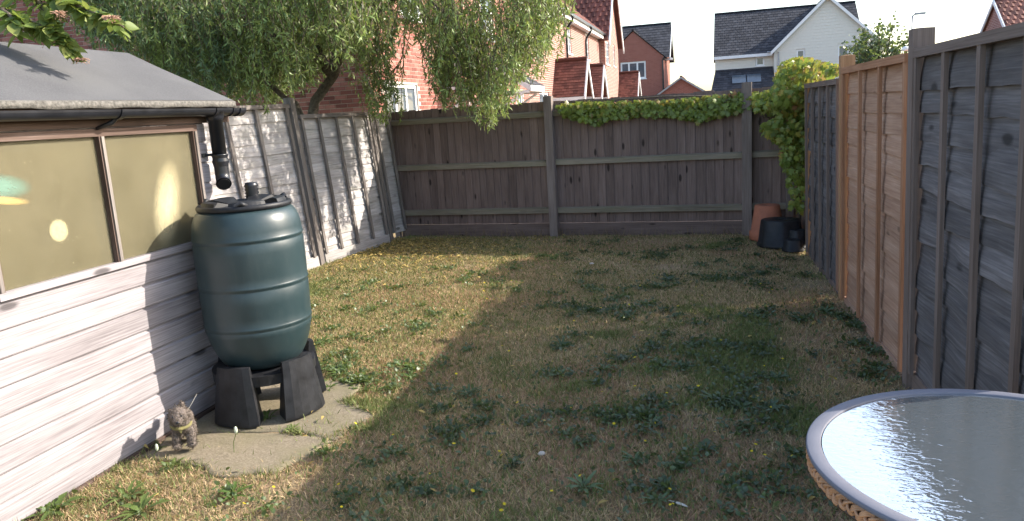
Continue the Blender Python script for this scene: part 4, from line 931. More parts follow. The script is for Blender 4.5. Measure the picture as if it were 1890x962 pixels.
wall(hw_, lambda u, v, w: np.array([4.02 - w, u, v]), WYf - .9, WYf, 0, 4.95, [], M['cream_board'])
b = MB(); b.poly([(4.02, WYf - .9, 4.95), (10.74, WYf - .9, 4.95), (7.38, WYf - .9, 8.1)], (0, 2)); part(b, 'gable', M['cream_board'], hw_)
v = 3.4; sl = (8.1 - 4.95) / 3.36
def gx_(v): return 0 if v < 4.95 else (v - 4.95) / sl
while v < 7.9:
    a0, a1 = 4.02 + gx_(v), 10.74 - gx_(v); c0, c1 = 4.02 + gx_(v + .2), 10.74 - gx_(v + .2); hs = [h for h in hgn if v + .2 > h[2] and v < h[3]]
    if not hs: clad(hw_, Fg, [((a0, a1), (c0, c1), v, v + .2)], M['cream_board'])
    else:
        xs = [a0] + [q for h in hs for q in (h[0] - .02, h[1] + .02)] + [a1]
        for q in range(0, len(xs), 2): clad(hw_, Fg, [((xs[q], xs[q + 1]), (xs[q], xs[q + 1]), v, v + .2)], M['cream_board'])
    v += .2
tiles(hw_, (-.05, WYf - .3, 4.72), (9.9, WYf - .3, 4.72), (.05, WYf + 3.9, 8.05), (9.9, WYf + 3.9, 8.05), M['slate'], .31, .30)
tiles(hw_, (-.05, WYf + 8.1, 4.72), (9.9, WYf + 8.1, 4.72), (.05, WYf + 3.9, 8.05), (9.9, WYf + 3.9, 8.05), M['slate'], .6, .6)
b = MB(); b.poly([(0.06, WYf, 4.8), (.06, WYf + 7.8, 4.8), (.06, WYf + 3.9, 7.9)], (1, 2)); part(b, 'gable', M['cream_board'], hw_); wall(hw_, lambda u, v, w: np.array([.06 - w, u, v]), WYf, WYf + 7.8, 0, 4.8, [], M['cream_board'])
for sg in (-1, 1): tiles(hw_, (7.38 + sg * 3.6, WYf - 1.15, 4.70), (7.38 + sg * 3.6, WYf + 3.9, 4.70), (7.38, WYf - 1.15, 8.12), (7.38, WYf + 3.9, 8.12), M['slate'], .31, .3)
barge(hw_, [(7.38 - 3.62, WYf - 1.16, 4.74), (7.38, WYf - 1.16, 8.2), (7.38 + 3.62, WYf - 1.16, 4.74)], .24, .06)
b = MB(); b.box((.0, WYf - .36, 4.52), (3.95, WYf - .28, 4.72), 0); part(b, 'fascia', M['white_paint'], hw_)
b = MB(); b.tube([(3.6, WYf - .4, 4.78), (4.3, WYf - 1.0, 4.7), (4.3, WYf - .98, .1)], .05, 8); part(b, 'downpipe', M['lamp_grey'], hw_)
lr = tiles(hw_, (-.25, WYf - 2.3, 2.25), (3.98, WYf - 2.3, 2.25), (.05, WYf - .04, 3.70), (3.98, WYf - .04, 3.70), M['slate'], .28, .3, False, 'lean_to_roof')
wall(hw_, FG(WYf - 2.2), -.1, 3.95, 0, 2.25, [], M['cream_board'], 'lean_to_wall')
for x0 in (1.2, 2.2):
    def FS(u, t, w): p0 = np.array([0, WYf - 2.3, 2.25]); p1 = np.array([0, WYf - .04, 3.70]); q = p0 + (p1 - p0) * t; return np.array([u, q[1] - w * .55, q[2] + w * .83])
    b = MB(); b.box((x0, .32, .03), (x0 + .92, .70, .09), 0, FS); sk = part(b, 'skylight', M['window_glass'], lr)
# --- roof of a house beyond the right fence
he = thing('detached_house', 'house with orange tiled roof and white gable edge beyond the right fence', 'house', (17, 43, 0))
hx0, ez_, rz_ = 12.75, 3.6, 5.45
tiles(he, (hx0 - .1, 39.3, ez_), (22, 39.3, ez_), (hx0 - .1, 41.6, rz_), (22, 41.6, rz_), M['orange_tile'], .3, .28, True)
tiles(he, (hx0 - .1, 43.9, ez_), (22, 43.9, ez_), (hx0 - .1, 41.6, rz_), (22, 41.6, rz_), M['orange_tile'], .3, .28, True)
wall(he, FG(39.5), hx0, 22, 0, ez_, [], M['far_brick']); wall(he, lambda u, v, w: np.array([hx0 - w, u, v]), 39.5, 43.7, 0, ez_, [], M['far_brick'])
b = MB(); b.poly([(hx0, 39.5, ez_), (hx0, 43.7, ez_), (hx0, 41.6, rz_ - .05)], (1, 2)); part(b, 'gable', M['far_brick'], he)
barge(he, [(hx0 - .12, 39.25, ez_), (hx0 - .12, 41.6, rz_ + .04), (hx0 - .12, 43.95, ez_)], .2, .05, (-1, 0, 0))
# --- street lamp
sl_ = thing('street_lamp', 'slender grey street lamp rising above the small tree', 'street lamp', (9.95, 45, 0))
b = MB(); b.tube([(9.95, 45, 0), (9.95, 45, 1.2), (9.95, 45, 5.35)], [.08, .06, .04], 10); part(b, 'column', M['lamp_grey'], sl_, True)
b = MB(); b.tube([(9.95, 45, 5.33), (10.05, 45, 5.40), (10.45, 45, 5.43)], [.04, .035, .03], 8); part(b, 'arm', M['lamp_grey'], sl_, True)
b = MB(); b.box((10.05, 44.9, 5.38), (10.55, 45.1, 5.48), 0); part(b, 'lantern', M['lamp_grey'], sl_)

# ---------------------------------------------------------------- curly willow beyond the left fence
wil = thing('willow_tree', 'curly willow with trailing green foliage over the left corner', 'tree', (-5.35, 9.05, 0))
tb = MB()
trunk = [(-5.35, 9.05, -.1), (-5.22, 9.02, .8), (-5.10, 9.0, 1.5), (-4.96, 9.0, 1.92), (-4.66, 9.0, 2.22), (-4.40, 9.05, 2.7), (-4.22, 9.1, 3.4), (-4.25, 9.1, 4.3), (-4.15, 9.0, 5.2)]
tb.tube(trunk, [.11, .09, .075, .065, .058, .052, .045, .035, .02], 10); part(tb, 'trunk', M['bark'], wil, True)
limbs = []
def limb(p0, p1, r0, sag=.5, kink=.12):
    p0, p1 = np.array(p0, float), np.array(p1, float); n = 9; pts = []
    for i in range(n + 1):
        t = i / n; p = p0 * (1 - t) + p1 * t; p[2] += sag * math.sin(math.pi * t) * (1 - .3 * t); p += RNG.normal(size=3) * kink * (t * (1 - t) * 2); pts.append(p)
    limbs.append(pts); b = MB(); b.tube(pts, [r0 * (1 - .8 * i / n) for i in range(n + 1)], 7); part(b, 'limb', M['bark'], wil, True); return pts
for p1, r in (((-1.9, 9.2, 2.9), .045), ((-2.6, 9.9, 3.6), .04), ((-2.9, 8.6, 2.75), .035), ((-3.4, 7.6, 3.5), .04), ((-5.0, 6.9, 3.2), .045), ((-6.6, 7.2, 3.1), .045), ((-7.8, 8.4, 3.0), .05), ((-7.0, 10.2, 3.6), .04), ((-5.2, 11.3, 3.7), .04), ((-3.6, 11.0, 3.9), .035), ((-6.0, 8.0, 4.6), .04), ((-3.0, 9.0, 4.6), .04)):
    limb(trunk[5 if p1[0] > -5 else 4], p1, r)
limb((-4.66, 9.0, 2.22), (-6.9, 8.9, 2.35), .06, .5); limb((-5.10, 9.0, 1.5), (-5.9, 8.6, 2.6), .05, .3)
ENV = np.array([(90, 45), (150, 85), (240, 115), (330, 165), (420, 190), (480, 203), (505, 195), (530, 185), (560, 175), (590, 150), (640, 135), (675, 150), (692, 225), (712, 240), (724, 110), (760, 85), (792, 100), (802, 190), (840, 212), (880, 225), (902, 246), (918, 236), (932, 200), (950, 185), (962, 150), (1000, 140), (1015, 110), (1035, 85), (1055, 40)], float)
DEN = np.array([(90, .15), (150, .8), (240, 1), (690, 1), (715, 1), (722, .55), (795, .55), (803, 1), (930, 1), (950, 1), (1000, .95), (1040, .7), (1052, 0)], float)
LV_p, LV_d, LV_c, LV_s = [], [], [], []; twig = MB(); NS = 3200
def strand(end, ln, leaves=True, tone=0):
    n = max(5, int(ln / .07)); ph = RNG.uniform(0, 6.28, 2); amp = RNG.uniform(.02, .06); pts = []
    drift = RNG.normal(size=2) * .12
    for i in range(n + 1):
        t = i / n; s_ = ln * t; pts.append(np.array([end[0] + amp * math.sin(s_ * 9 + ph[0]) * (1 - .3 * t) + drift[0] * t, end[1] + amp * math.cos(s_ * 8 + ph[1]) + drift[1] * t, end[2] + s_]))
    twig.tube(pts, [.0022 + .004 * i / n for i in range(n + 1)], 3, cap=False)
    P = np.array(pts); k = int(ln / (.0125 if end[0] < -3.9 else .0165)); t = np.sort(RNG.uniform(0, 1, k)) ** 1.15 * n; i0 = np.minimum(t.astype(int), n - 1); fr = (t - i0)[:, None]
    pos = P[i0] * (1 - fr) + P[i0 + 1] * fr; d = RNG.normal(size=(k, 3)) * .55 + np.array([0, 0, -.75])
    LV_p.append(pos); LV_d.append(d); base = np.array([.165, .225, .075]) if tone == 0 else np.array([.10, .165, .088])
    bright = RNG.uniform(.65, 1.45, (k, 1)) * RNG.uniform(.65, 1.5); yel = RNG.uniform(0, 1, (k, 1)) ** 3; LV_c.append(base * bright * (1 - yel * .55) + np.array([.22, .23, .06]) * yel * .55); LV_s.append(RNG.uniform(.05, .10, k))
made = 0; tries = 0
while made < NS and tries < 30000:
    tries += 1; x = RNG.uniform(95, 1058)
    if RNG.random() > np.interp(x, DEN[:, 0], DEN[:, 1]): continue
    env = np.interp(x, ENV[:, 0], ENV[:, 1]); y = env - abs(RNG.normal()) * (90 if x > 795 else 80) if RNG.random() < .72 else RNG.uniform(-160, env)
    if 590 < x < 690 and y > 120 and RNG.random() < .7: continue
    if x > 690: Yd = RNG.uniform(8.2, 9.45) if y > 150 else RNG.uniform(8.0, 11.0)
    else: Yd = RNG.uniform(7.0, 10.8)
    e = onY(x, y, Yd)
    if x > 690 and e[2] < 1.85 and Yd > 9.4: continue
    if x < 690 and e[0] > -4.6 and e[2] < 1.95: continue
    if (e[0] + 4.8) ** 2 / 3.9 ** 2 + (e[1] - 9) ** 2 / 2.6 ** 2 > 1.25: continue
    strand(e, RNG.uniform(.35, 1.15), tone=1 if x < 430 and RNG.random() < .6 else 0); made += 1
    for _k in range(int(RNG.integers(1, 4) if x > 690 else RNG.integers(2, 7))):
        q = e + RNG.normal(size=3) * np.array([.09, .09, .05]) + np.array([0, 0, abs(RNG.normal()) * .16]); strand(q, RNG.uniform(.25, .8), tone=1 if x < 430 and RNG.random() < .6 else 0); made += 1
for _ in range(130):                     # the crown above the view
    a = RNG.uniform(0, 6.28); r = math.sqrt(RNG.uniform(0, 1)) * 3.2; strand((-4.7 + r * math.cos(a), 9.1 + .75 * r * math.sin(a), RNG.uniform(3.4, 4.9) - r * .15), RNG.uniform(.5, 1.1))
P = np.concatenate(LV_p); D = np.concatenate(LV_d); Cc = np.concatenate(LV_c); Sz = np.concatenate(LV_s); n = len(P)
part(twig, 'twigs', M['bark'], wil)['kind'] = 'stuff'
bvw = [(0, 0, 0), (-.10, .38, .05), (.10, .38, .05), (-.075, .72, .0), (.075, .72, .0), (0, 1, -.22)]; bfw = [(0, 2, 1), (1, 2, 4), (1, 4, 3), (3, 4, 5)]
Fr = frames(D, RNG.normal(size=(n, 3))) * Sz[:, None, None]
scatter('crown', bvw, bfw, Fr, P, Cc, M['foliage'], wil)['kind'] = 'stuff'

# ---------------------------------------------------------------- creeper over the back corner
cre = thing('creeper_plant', 'lobed-leaf creeper in green and yellow over the back right corner', 'climbing plant', (0.90, 9.30, 0))
lobes = [(0, 0)] + [(r * math.sin(rad(a)), .42 + r * math.cos(rad(a))) for a, r in ((-150, .34), (-112, .52), (-82, .27), (-52, .58), (-26, .30), (0, .62), (26, .30), (52, .58), (82, .27), (112, .52), (150, .34))]
bvc = [(x, y - .05, -.22 * (x * x + (y - .4) ** 2)) for x, y in lobes] + [(0, .40, .03)]; nL = len(lobes)
bfc = [(nL, i + 1 if i + 1 < nL else 0, i) for i in range(nL)]
pos, dr, nm, cl, sz = [], [], [], [], []
def cleaf(p, out, size, c_):
    pos.append(p); nm.append(np.array(out) + RNG.normal(size=3) * .42); dr.append(np.array([0, 0, -1.]) + RNG.normal(size=3) * .45); cl.append(c_); sz.append(size)
def ccol(yel):
    b_ = RNG.uniform(.7, 1.35); c_ = np.array([.165, .215, .040]) * b_
    if RNG.random() < yel: c_ = np.array([[.22, .20, .04], [.30, .21, .05], [.27, .13, .06]][int(RNG.integers(0, 3)) if RNG.random() < .5 else 0]) * RNG.uniform(.8, 1.25)
    return c_
botx = np.array([(1028, 196), (1040, 212), (1075, 222), (1100, 230), (1130, 216), (1180, 212), (1240, 212), (1290, 224), (1320, 214), (1360, 205), (1400, 200), (1440, 215)], float)
topx = np.array([(1028, 195), (1050, 187), (1150, 185), (1250, 182), (1330, 172), (1400, 168), (1440, 160)], float)
for _ in range(2400):
    x = RNG.uniform(1030, 1440); y0, y1 = np.interp(x, topx[:, 0], topx[:, 1]), np.interp(x, botx[:, 0], botx[:, 1]); y = y0 + (y1 - y0) * RNG.random() ** .9
    if 1372 < x < 1389 and RNG.random() < .8: continue
    p = onY(x, y, 9.52 + (1400 - x) * .0004 - RNG.uniform(.02, .14)); cleaf(p, (0, -1, .45), RNG.uniform(.042, .078), ccol(.36 if y < y0 + 8 else .06))
mound = [(1430, 185), (1428, 140), (1445, 112), (1470, 104), (1500, 106), (1528, 124), (1535, 140), (1505, 155), (1490, 190)]
def inside(x, y, pl):
    c_ = False
    for i in range(len(pl)):
        (x0, y0), (x1, y1) = pl[i], pl[i - 1]
        if (y0 > y) != (y1 > y) and x < (x1 - x0) * (y - y0) / (y1 - y0) + x0: c_ = not c_
    return c_
hang = [(1392, 172), (1440, 170), (1492, 180), (1490, 330), (1484, 395), (1462, 385), (1452, 330), (1440, 300), (1446, 268), (1402, 242), (1404, 228), (1436, 214), (1425, 198), (1392, 205)]
k = 0
while k < 2500:
    x, y = RNG.uniform(1390, 1540), RNG.uniform(98, 400)
    if inside(x, y, mound):
        d = RNG.uniform(8.25, 9.2); p = onY(x, y, d); cleaf(p, (-.3, -.8, .7), RNG.uniform(.045, .085), ccol(.75 if x > 1485 and y < 160 else .34)); k += 1
    elif inside(x, y, hang) and RNG.random() < (1.0 if y < 300 else .4):
        d = RNG.uniform(8.55, 9.3); p = onY(x, y, d); p[0] = min(p[0], .925); cleaf(p, (-.6, -.8, .25), RNG.uniform(.045, .085), ccol(.12)); k += 1
for _ in range(170):
    x = RNG.uniform(1495, 1556); y = 112 + (x - 1495) * .1 + RNG.random() ** 1.3 * (1575 - x) * .5; cleaf(onY(x, y, 8.15 - (x - 1500) * .03 + RNG.uniform(-.1, .1)), (-.8, -.5, .6), RNG.uniform(.05, .08), ccol(.6))
pos = np.array(pos); dr = np.array(dr); nm = np.array(nm); cl = np.array(cl); sz = np.array(sz)
Fr = frames(dr, nm); vis = np.argsort(-(sz * 3 + (pos[:, 1] < 8.8) * .02 - pos[:, 1] * .01))[:260]; vs_ = set(vis.tolist())
rest = np.array([i for i in range(len(pos)) if i not in vs_])
scatter('foliage', bvc, bfc, Fr[rest] * sz[rest, None, None], pos[rest], cl[rest], M['foliage'], cre)['kind'] = 'stuff'
lm = bpy.data.meshes.new('leaf'); lm.from_pydata(bvc, [], bfc); lm.materials.append(foliage('creeper_leaf', [(0, (.11, .17, .032)), (.5, (.16, .22, .042)), (.8, (.24, .24, .05)), (1, (.34, .25, .06))]))
for i in vis:
    o = bpy.data.objects.new('leaf', lm); C.objects.link(o); o.parent = cre; mm = Matrix([list(Fr[i][r] * sz[i]) + [float(pos[i][r] - cre.location[r])] for r in range(3)] + [[0, 0, 0, 1]]); o.matrix_local = mm
for pts in ([(.93, 9.2, 0), (.92, 9.1, .6), (.90, 9.0, 1.2), (.93, 8.7, 1.8), (.98, 8.4, 1.95)], [(.92, 9.1, .6), (.7, 9.44, 1.3), (.2, 9.47, 1.66), (-.6, 9.53, 1.70), (-1.9, 9.62, 1.70)], [(.90, 9.0, 1.2), (.70, 9.3, 1.2)]):
    b = MB(); b.tube(pts, [.016, .012, .010, .007, .005][:len(pts)], 6); part(b, 'stem', M['bark'], cre, True)

# ---------------------------------------------------------------- airy small tree beyond the right fence
st = thing('small_tree', 'small airy tree with round leaves beyond the right fence', 'tree', (2.55, 13.6, 0))
b = MB(); b.tube([(2.55, 13.6, -.1), (2.57, 13.6, .8), (2.52, 13.6, 1.6), (2.55, 13.6, 2.2)], [.06, .05, .04, .025], 8); part(b, 'trunk', M['bark'], st, True)
b = MB(); pp, dd_ = [], []
OUT = np.array([(1545, 108), (1560, 75), (1575, 80), (1590, 52), (1605, 60), (1618, 40), (1632, 50), (1648, 18), (1660, 55), (1672, 48), (1684, 70), (1690, 82)], float)
for k in range(46):
    x = RNG.uniform(1548, 1690); y = np.interp(x, OUT[:, 0], OUT[:, 1]) + RNG.random() ** 1.5 * 60; tip = onY(x, y, RNG.uniform(13.0, 14.2)); root_ = np.array([2.53 + RNG.normal() * .03, 13.6, RNG.uniform(1.2, 2.1)])
    mid = (tip + root_) / 2 + np.array([0, 0, .12]); ptsb = [root_ * (1 - t) ** 2 + mid * 2 * t * (1 - t) + tip * t * t for t in np.linspace(0, 1, 8)]; b.tube(ptsb, [.012 - .010 * t for t in np.linspace(0, 1, 8)], 5)
    A_ = np.array(ptsb); kk = 42; t = RNG.uniform(.35, 1, kk) * 7; i0 = np.minimum(t.astype(int), 6); fr = (t - i0)[:, None]; pp.append(A_[i0] * (1 - fr) + A_[i0 + 1] * fr + RNG.normal(size=(kk, 3)) * .05); dd_.append(RNG.normal(size=(kk, 3)) + np.array([0, 0, .3]))
part(b, 'branches', M['bark'], st)['kind'] = 'stuff'
pp = np.concatenate(pp); dd_ = np.concatenate(dd_); n = len(pp); bvr = [(0, 0, 0), (-.38, .35, .05), (.38, .35, .05), (-.33, .75, 0), (.33, .75, 0), (0, 1.05, -.08)]
scatter('crown', bvr, bfw, frames(dd_, RNG.normal(size=(n, 3))) * RNG.uniform(.04, .068, (n, 1, 1)), pp, np.array([.050, .085, .045]) * RNG.uniform(.7, 1.5, (n, 1)), M['foliage'], st)['kind'] = 'stuff'

# ---------------------------------------------------------------- leafy shrub reaching over the shed roof
sh = thing('leafy_shrub', 'shrub with broad leaves and fading flower heads reaching over the shed roof', 'shrub', (-4.75, 2.6, 0))
b = MB(); b.tube([(-4.75, 2.6, -.1), (-4.7, 2.65, 1.2), (-4.55, 2.75, 2.1), (-4.2, 2.95, 2.55)], [.05, .045, .035, .025], 8); part(b, 'stem', M['bark'], sh, True)
br = [[(-4.2, 2.95, 2.55), onY(-120, -60, 3.15), onY(0, 15, 3.2), onY(60, 40, 3.2), onY(105, 62, 3.2), onY(132, 92, 3.22)], [(-4.2, 2.95, 2.55), onY(-60, -110, 3.3), onY(60, -12, 3.3), onY(130, 6, 3.3), onY(190, 30, 3.3), onY(228, 50, 3.3)],
      [onY(0, 15, 3.2), onY(20, 30, 3.15), onY(30, 60, 3.1)], [onY(60, -12, 3.3), onY(90, 30, 3.25), onY(100, 55, 3.2)], [onY(-60, -110, 3.3), onY(20, -25, 3.4), onY(90, -10, 3.4)]]
lf = MB(); n_ = 9; pl = []
for i in range(n_ + 1):
    t = i / n_; w = .30 * math.sin(math.pi * t ** .8) ** .9 * (1 - .15 * t); pl.append((w, t))
vs = []
for w, t in pl: vs += [(-w, t, .06 * w - .25 * t * t * .5), (0, t, -.05 - .25 * t * t * .5), (w, t, .06 * w - .25 * t * t * .5)]
lf.add(vs, [(i * 3 + j, i * 3 + j + 1, i * 3 + j + 4, i * 3 + j + 3) for i in range(n_) for j in (0, 1)])
lo = lf.build('leaf', foliage('broad_leaf', [(0, (.10, .15, .035)), (.6, (.16, .22, .055)), (1, (.24, .27, .08))], trans=.4)); lmesh = lo.data; lmesh.shade_smooth(); bpy.data.objects.remove(lo)
for pts in br:
    b = MB(); b.tube(pts, [.014 - .009 * i / (len(pts) - 1) for i in range(len(pts))], 6); part(b, 'branch', M['bark'], sh, True)
    A_ = np.array(pts); nn = len(pts) - 1
    for k in range(25 * nn if nn > 3 else 36):
        t = RNG.uniform(1.0 if nn > 3 else .2, nn); i0 = min(int(t), nn - 1); p = A_[i0] * (1 - (t - i0)) + A_[i0 + 1] * (t - i0)
        d = np.array([RNG.normal() * .8 + .35, RNG.normal() * .6 - .1, -.55 + RNG.normal() * .5]); F_ = frames(d[None], (np.array([0, -.3, 1.]) + RNG.normal(size=3) * .4)[None])[0] * RNG.uniform(.06, .105); p = p + RNG.normal(size=3) * .012
        o = bpy.data.objects.new('leaf', lmesh); C.objects.link(o); o.parent = sh; o.matrix_local = Matrix([list(F_[r]) + [float(p[r] - sh.location[r])] for r in range(3)] + [[0, 0, 0, 1]])
fm = plain('faded_flower', (.45, .27, .19), .9, var=.4, scale=60)
for (x, y) in ((82, 72), (148, 108), (205, 30), (110, 22), (20, 18)):
    c_ = onY(x, y, 3.22); b = MB()
    for k in range(70):
        d = RNG.normal(size=3); d[2] = -abs(d[2]) * .4; d /= np.linalg.norm(d); q = c_ + d * RNG.uniform(.015, .048); b.tube([c_, (c_ + q) / 2 + RNG.normal(size=3) * .003, q], .0011, 3, cap=False); s_ = .0032
        b.add([q + np.array(v) * s_ for v in ((1, 0, 0), (-1, 0, 0), (0, 1, 0), (0, -1, 0), (0, 0, 1), (0, 0, -1))], [(0, 2, 4), (2, 1, 4), (1, 3, 4), (3, 0, 4), (2, 0, 5), (1, 2, 5), (3, 1, 5), (0, 3, 5)])
    part(b, 'flower_head', fm, sh)

# ---------------------------------------------------------------- weeds in the lawn, each a plant of its own
wm_dark = foliage('weed_leaf_shaded', [(0, (.042, .072, .034)), (.5, (.068, .108, .046)), (1, (.10, .145, .065))], trans=.25); wm_lite = foliage('weed_leaf_sunlit', [(0, (.07, .12, .025)), (1, (.13, .18, .05))], trans=.35)  # shaded and sunlit copies: the lawn's light is put into the leaf colour
def weed_mesh(nl, ln, wd_, lift, seed):
    r_ = np.random.default_rng(seed); b = MB()
    for k in range(nl):
        a = 2 * math.pi * (k + r_.uniform(-.3, .3)) / nl; L = ln * r_.uniform(.55, 1.1); W = wd_ * r_.uniform(.7, 1.2); up = lift * r_.uniform(.5, 1.4); vs = []; n_ = 6; tw = r_.normal() * .3
        for i in range(n_ + 1):
            t = i / n_; rr = L * (t * math.cos(up * (1 - .9 * t))); z_ = L * (math.sin(up) * t - .55 * t * t * math.sin(up)) + .004; w = W * (math.sin(math.pi * (.08 + .92 * t) ** 1.3) * (.75 + .25 * math.cos(t * 22 + k))); w = max(w, .0015)
            ca, sa = math.cos(a + tw * t * .5), math.sin(a + tw * t * .5); vs += [(rr * ca - w * sa, rr * sa + w * ca, z_ + w * .3), (rr * ca, rr * sa, z_), (rr * ca + w * sa, rr * sa - w * ca, z_ + w * .3)]
        b.add(vs, [(i * 3 + j, i * 3 + j + 1, i * 3 + j + 4, i * 3 + j + 3) for i in range(n_) for j in (0, 1)])
    o = b.build('leaves', wm_dark); me = o.data; me.shade_smooth(); bpy.data.objects.remove(o); return me
WMESH = [weed_mesh(9, .085, .013, .55, 1), weed_mesh(12, .10, .011, .75, 2), weed_mesh(7, .075, .018, .45, 3), weed_mesh(14, .07, .009, .9, 4), weed_mesh(10, .12, .014, .8, 5), weed_mesh(6, .06, .016, .5, 6)]
WLITE = []
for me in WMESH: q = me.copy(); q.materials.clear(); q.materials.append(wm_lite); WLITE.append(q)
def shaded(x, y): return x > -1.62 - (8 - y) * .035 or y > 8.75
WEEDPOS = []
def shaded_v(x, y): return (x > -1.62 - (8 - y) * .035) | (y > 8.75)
KIND = ['flat rosette weed', 'many-leaved rosette weed', 'broad-leaved plantain weed', 'spiky tufted weed', 'large long-leaved dandelion', 'tiny seedling weed']
def zone(x, y):
    if y > 8.0: return 'at the foot of the back fence'
    if x > .45: return 'near the right fence'
    if y < 3.0 and x > -.6: return 'in the shade near the glass table'
    if x < -3.0: return 'near the bleached left fence'
    if not shaded(x, y): return 'in sunlit straw grass behind the water butt' if y < 5 else 'in the sunlit far lawn'
    if abs(x + 1.7) < .5: return 'just inside the shadow edge on the lawn'
    return 'in the shaded middle of the lawn' if y < 5.5 else 'in the shaded far half of the lawn'
def weed(x, y, s_, label, group, lite, vi=None, name='lawn_weed'):
    if x < -2.86 and y < 4.2: return
    vi = int(RNG.integers(0, len(WMESH))) if vi is None else vi
    o = bpy.data.objects.new(name, (WLITE if lite else WMESH)[vi]); C.objects.link(o); o.location = (x, y, float(lawn_h(x, y)) - .004); o.rotation_euler = (RNG.normal() * .12, RNG.normal() * .12, RNG.uniform(0, 6.28)); o.scale = (s_, s_, s_ * RNG.uniform(.8, 1.25)); tag(o, label if group is None else ('sun-toned green ' if lite else 'dark green ') + KIND[vi] + ' ' + zone(x, y), 'weed', group and 'weeds ' + zone(x, y)); WEEDPOS.append((x, y, s_))
LS, LD = 'sun-toned green broad-leaved weed in the sunlit dry grass', 'shade-toned green broad-leaved weed in the shaded dry grass'
LF_ = 'leafy weed on the bare strip along the right fence'
for (x, y, n) in ((1090, 570, 5), (1130, 562, 5), (1182, 572, 5), (1112, 538, 4), (1062, 548, 3), (1290, 522, 5), (1332, 512, 5), (1400, 500, 4), (1222, 466, 4), (1082, 462, 4), (1150, 470, 2), (1110, 758, 4), (1142, 788, 5), (1100, 908, 3), (1012, 572, 2), (1330, 662, 4), (1392, 692, 4), (1292, 652, 4), (1342, 756, 4), (1372, 748, 4), (1242, 742, 3), (1082, 692, 3), (1096, 660, 2), (790, 906, 2), (732, 880, 2), (660, 882, 2), (800, 820, 2), (852, 802, 2), (796, 742, 2), (966, 786, 3), (1182, 652, 2), (1010, 700, 1), (1042, 770, 2), (1462, 590, 3), (1400, 572, 3), (1440, 640, 3), (1300, 590, 2), (1230, 620, 2), (1390, 470, 3), (1430, 520, 2), (1260, 480, 3), (1180, 820, 2), (1300, 850, 3), (1360, 900, 3), (1240, 900, 2), (1430, 860, 3), (1400, 800, 2), (1470, 900, 2), (950, 870, 1), (880, 770, 1), (1210, 700, 2), (1090, 610, 2)):
    c_ = g(x, y); sp = .07 + .02 * c_[1]
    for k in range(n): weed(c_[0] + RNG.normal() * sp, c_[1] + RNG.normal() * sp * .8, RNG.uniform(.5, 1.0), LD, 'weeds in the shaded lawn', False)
for (x, y, n) in ((776, 680, 4), (682, 722, 9), (650, 690, 5), (622, 702, 4), (640, 650, 4), (592, 642, 3), (652, 550, 3), (832, 580, 3), (722, 532, 3), (690, 620, 3), (760, 610, 2), (600, 580, 2), (900, 500, 3), (850, 520, 2), (980, 470, 3), (700, 560, 2), (620, 520, 3)):
    c_ = g(x, y); sp = .05 + .02 * c_[1]
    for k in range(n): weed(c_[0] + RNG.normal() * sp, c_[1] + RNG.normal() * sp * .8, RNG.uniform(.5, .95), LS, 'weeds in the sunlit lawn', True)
for (x, y) in ((1560, 580), (1585, 605), (1600, 640), (1625, 665), (1540, 570), (1615, 690), (1650, 690)):
    c_ = g(x, y)
    for k in range(2): weed(min(c_[0], rx(c_[1]) - .06) - abs(RNG.normal()) * .08, c_[1] + RNG.normal() * .08, RNG.uniform(.6, 1.2), LF_, 'weeds along the right fence', False)
for _ in range(70):
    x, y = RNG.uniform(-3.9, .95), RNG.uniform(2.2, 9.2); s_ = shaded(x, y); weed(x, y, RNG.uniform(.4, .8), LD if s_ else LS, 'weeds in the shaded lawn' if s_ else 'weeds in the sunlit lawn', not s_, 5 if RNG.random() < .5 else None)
for (x, y, s_, lb) in ((95, 945, 1.35, 'large dandelion plant against the foot of the shed wall'), (240, 922, 1.1, 'upright dandelion leaves in the grass near the shed'), (262, 948, 1.2, 'dandelion clump with long pale leaves near the shed'), (322, 860, .8, 'small dandelion growing by the dog ornament'), (495, 775, .85, 'dandelion growing beside the stand of the water butt'), (430, 915, .8, 'weed at the edge of the concrete paving'), (540, 795, .5, 'tiny weed in the crack of the paving')):
    c_ = g(x, y); weed(max(c_[0], -2.82), c_[1], s_, lb, None, True, 4)
# low creeping leaves that thicken round the weeds, too many to count
WP = np.array(WEEDPOS); n = 17000; pick = RNG.integers(0, len(WP), n); sp_ = .03 + .045 * RNG.random(n); sp_ = np.where(RNG.random(n) < .25, sp_ * 3.2, sp_)
cx_, cy_ = WP[pick, 0] + RNG.normal(size=n) * sp_, WP[pick, 1] + RNG.normal(size=n) * sp_
okc = ~((cx_ < -2.87) & (cy_ < 3.95)) & (cx_ < rx(cy_) - .03) & (cx_ > -4.44 + (cy_ - 7.85) * .14) & (cy_ < 9.4) & ~((cx_ < -1.95) & (cy_ < 4.1) & (cy_ > 2.9)); cx_, cy_ = cx_[okc], cy_[okc]; n = len(cx_)
patch = vnoise(cx_ * 5, cy_ * 5, 77)[:, None]; cbase = np.array([.062, .092, .042]) * (.7 + .6 * patch) * RNG.uniform(.6, 1.4, (n, 1)) + np.where(shaded_v(cx_, cy_)[:, None], 0, 1) * np.array([.035, .045, .008])  # leaves outside the shadow edge get sunlight added to their base colour
bvq = [(0, 0, 0), (-.28, .35, .10), (.28, .35, .10), (-.22, .75, .08), (.22, .75, .08), (0, 1.0, -.06)]
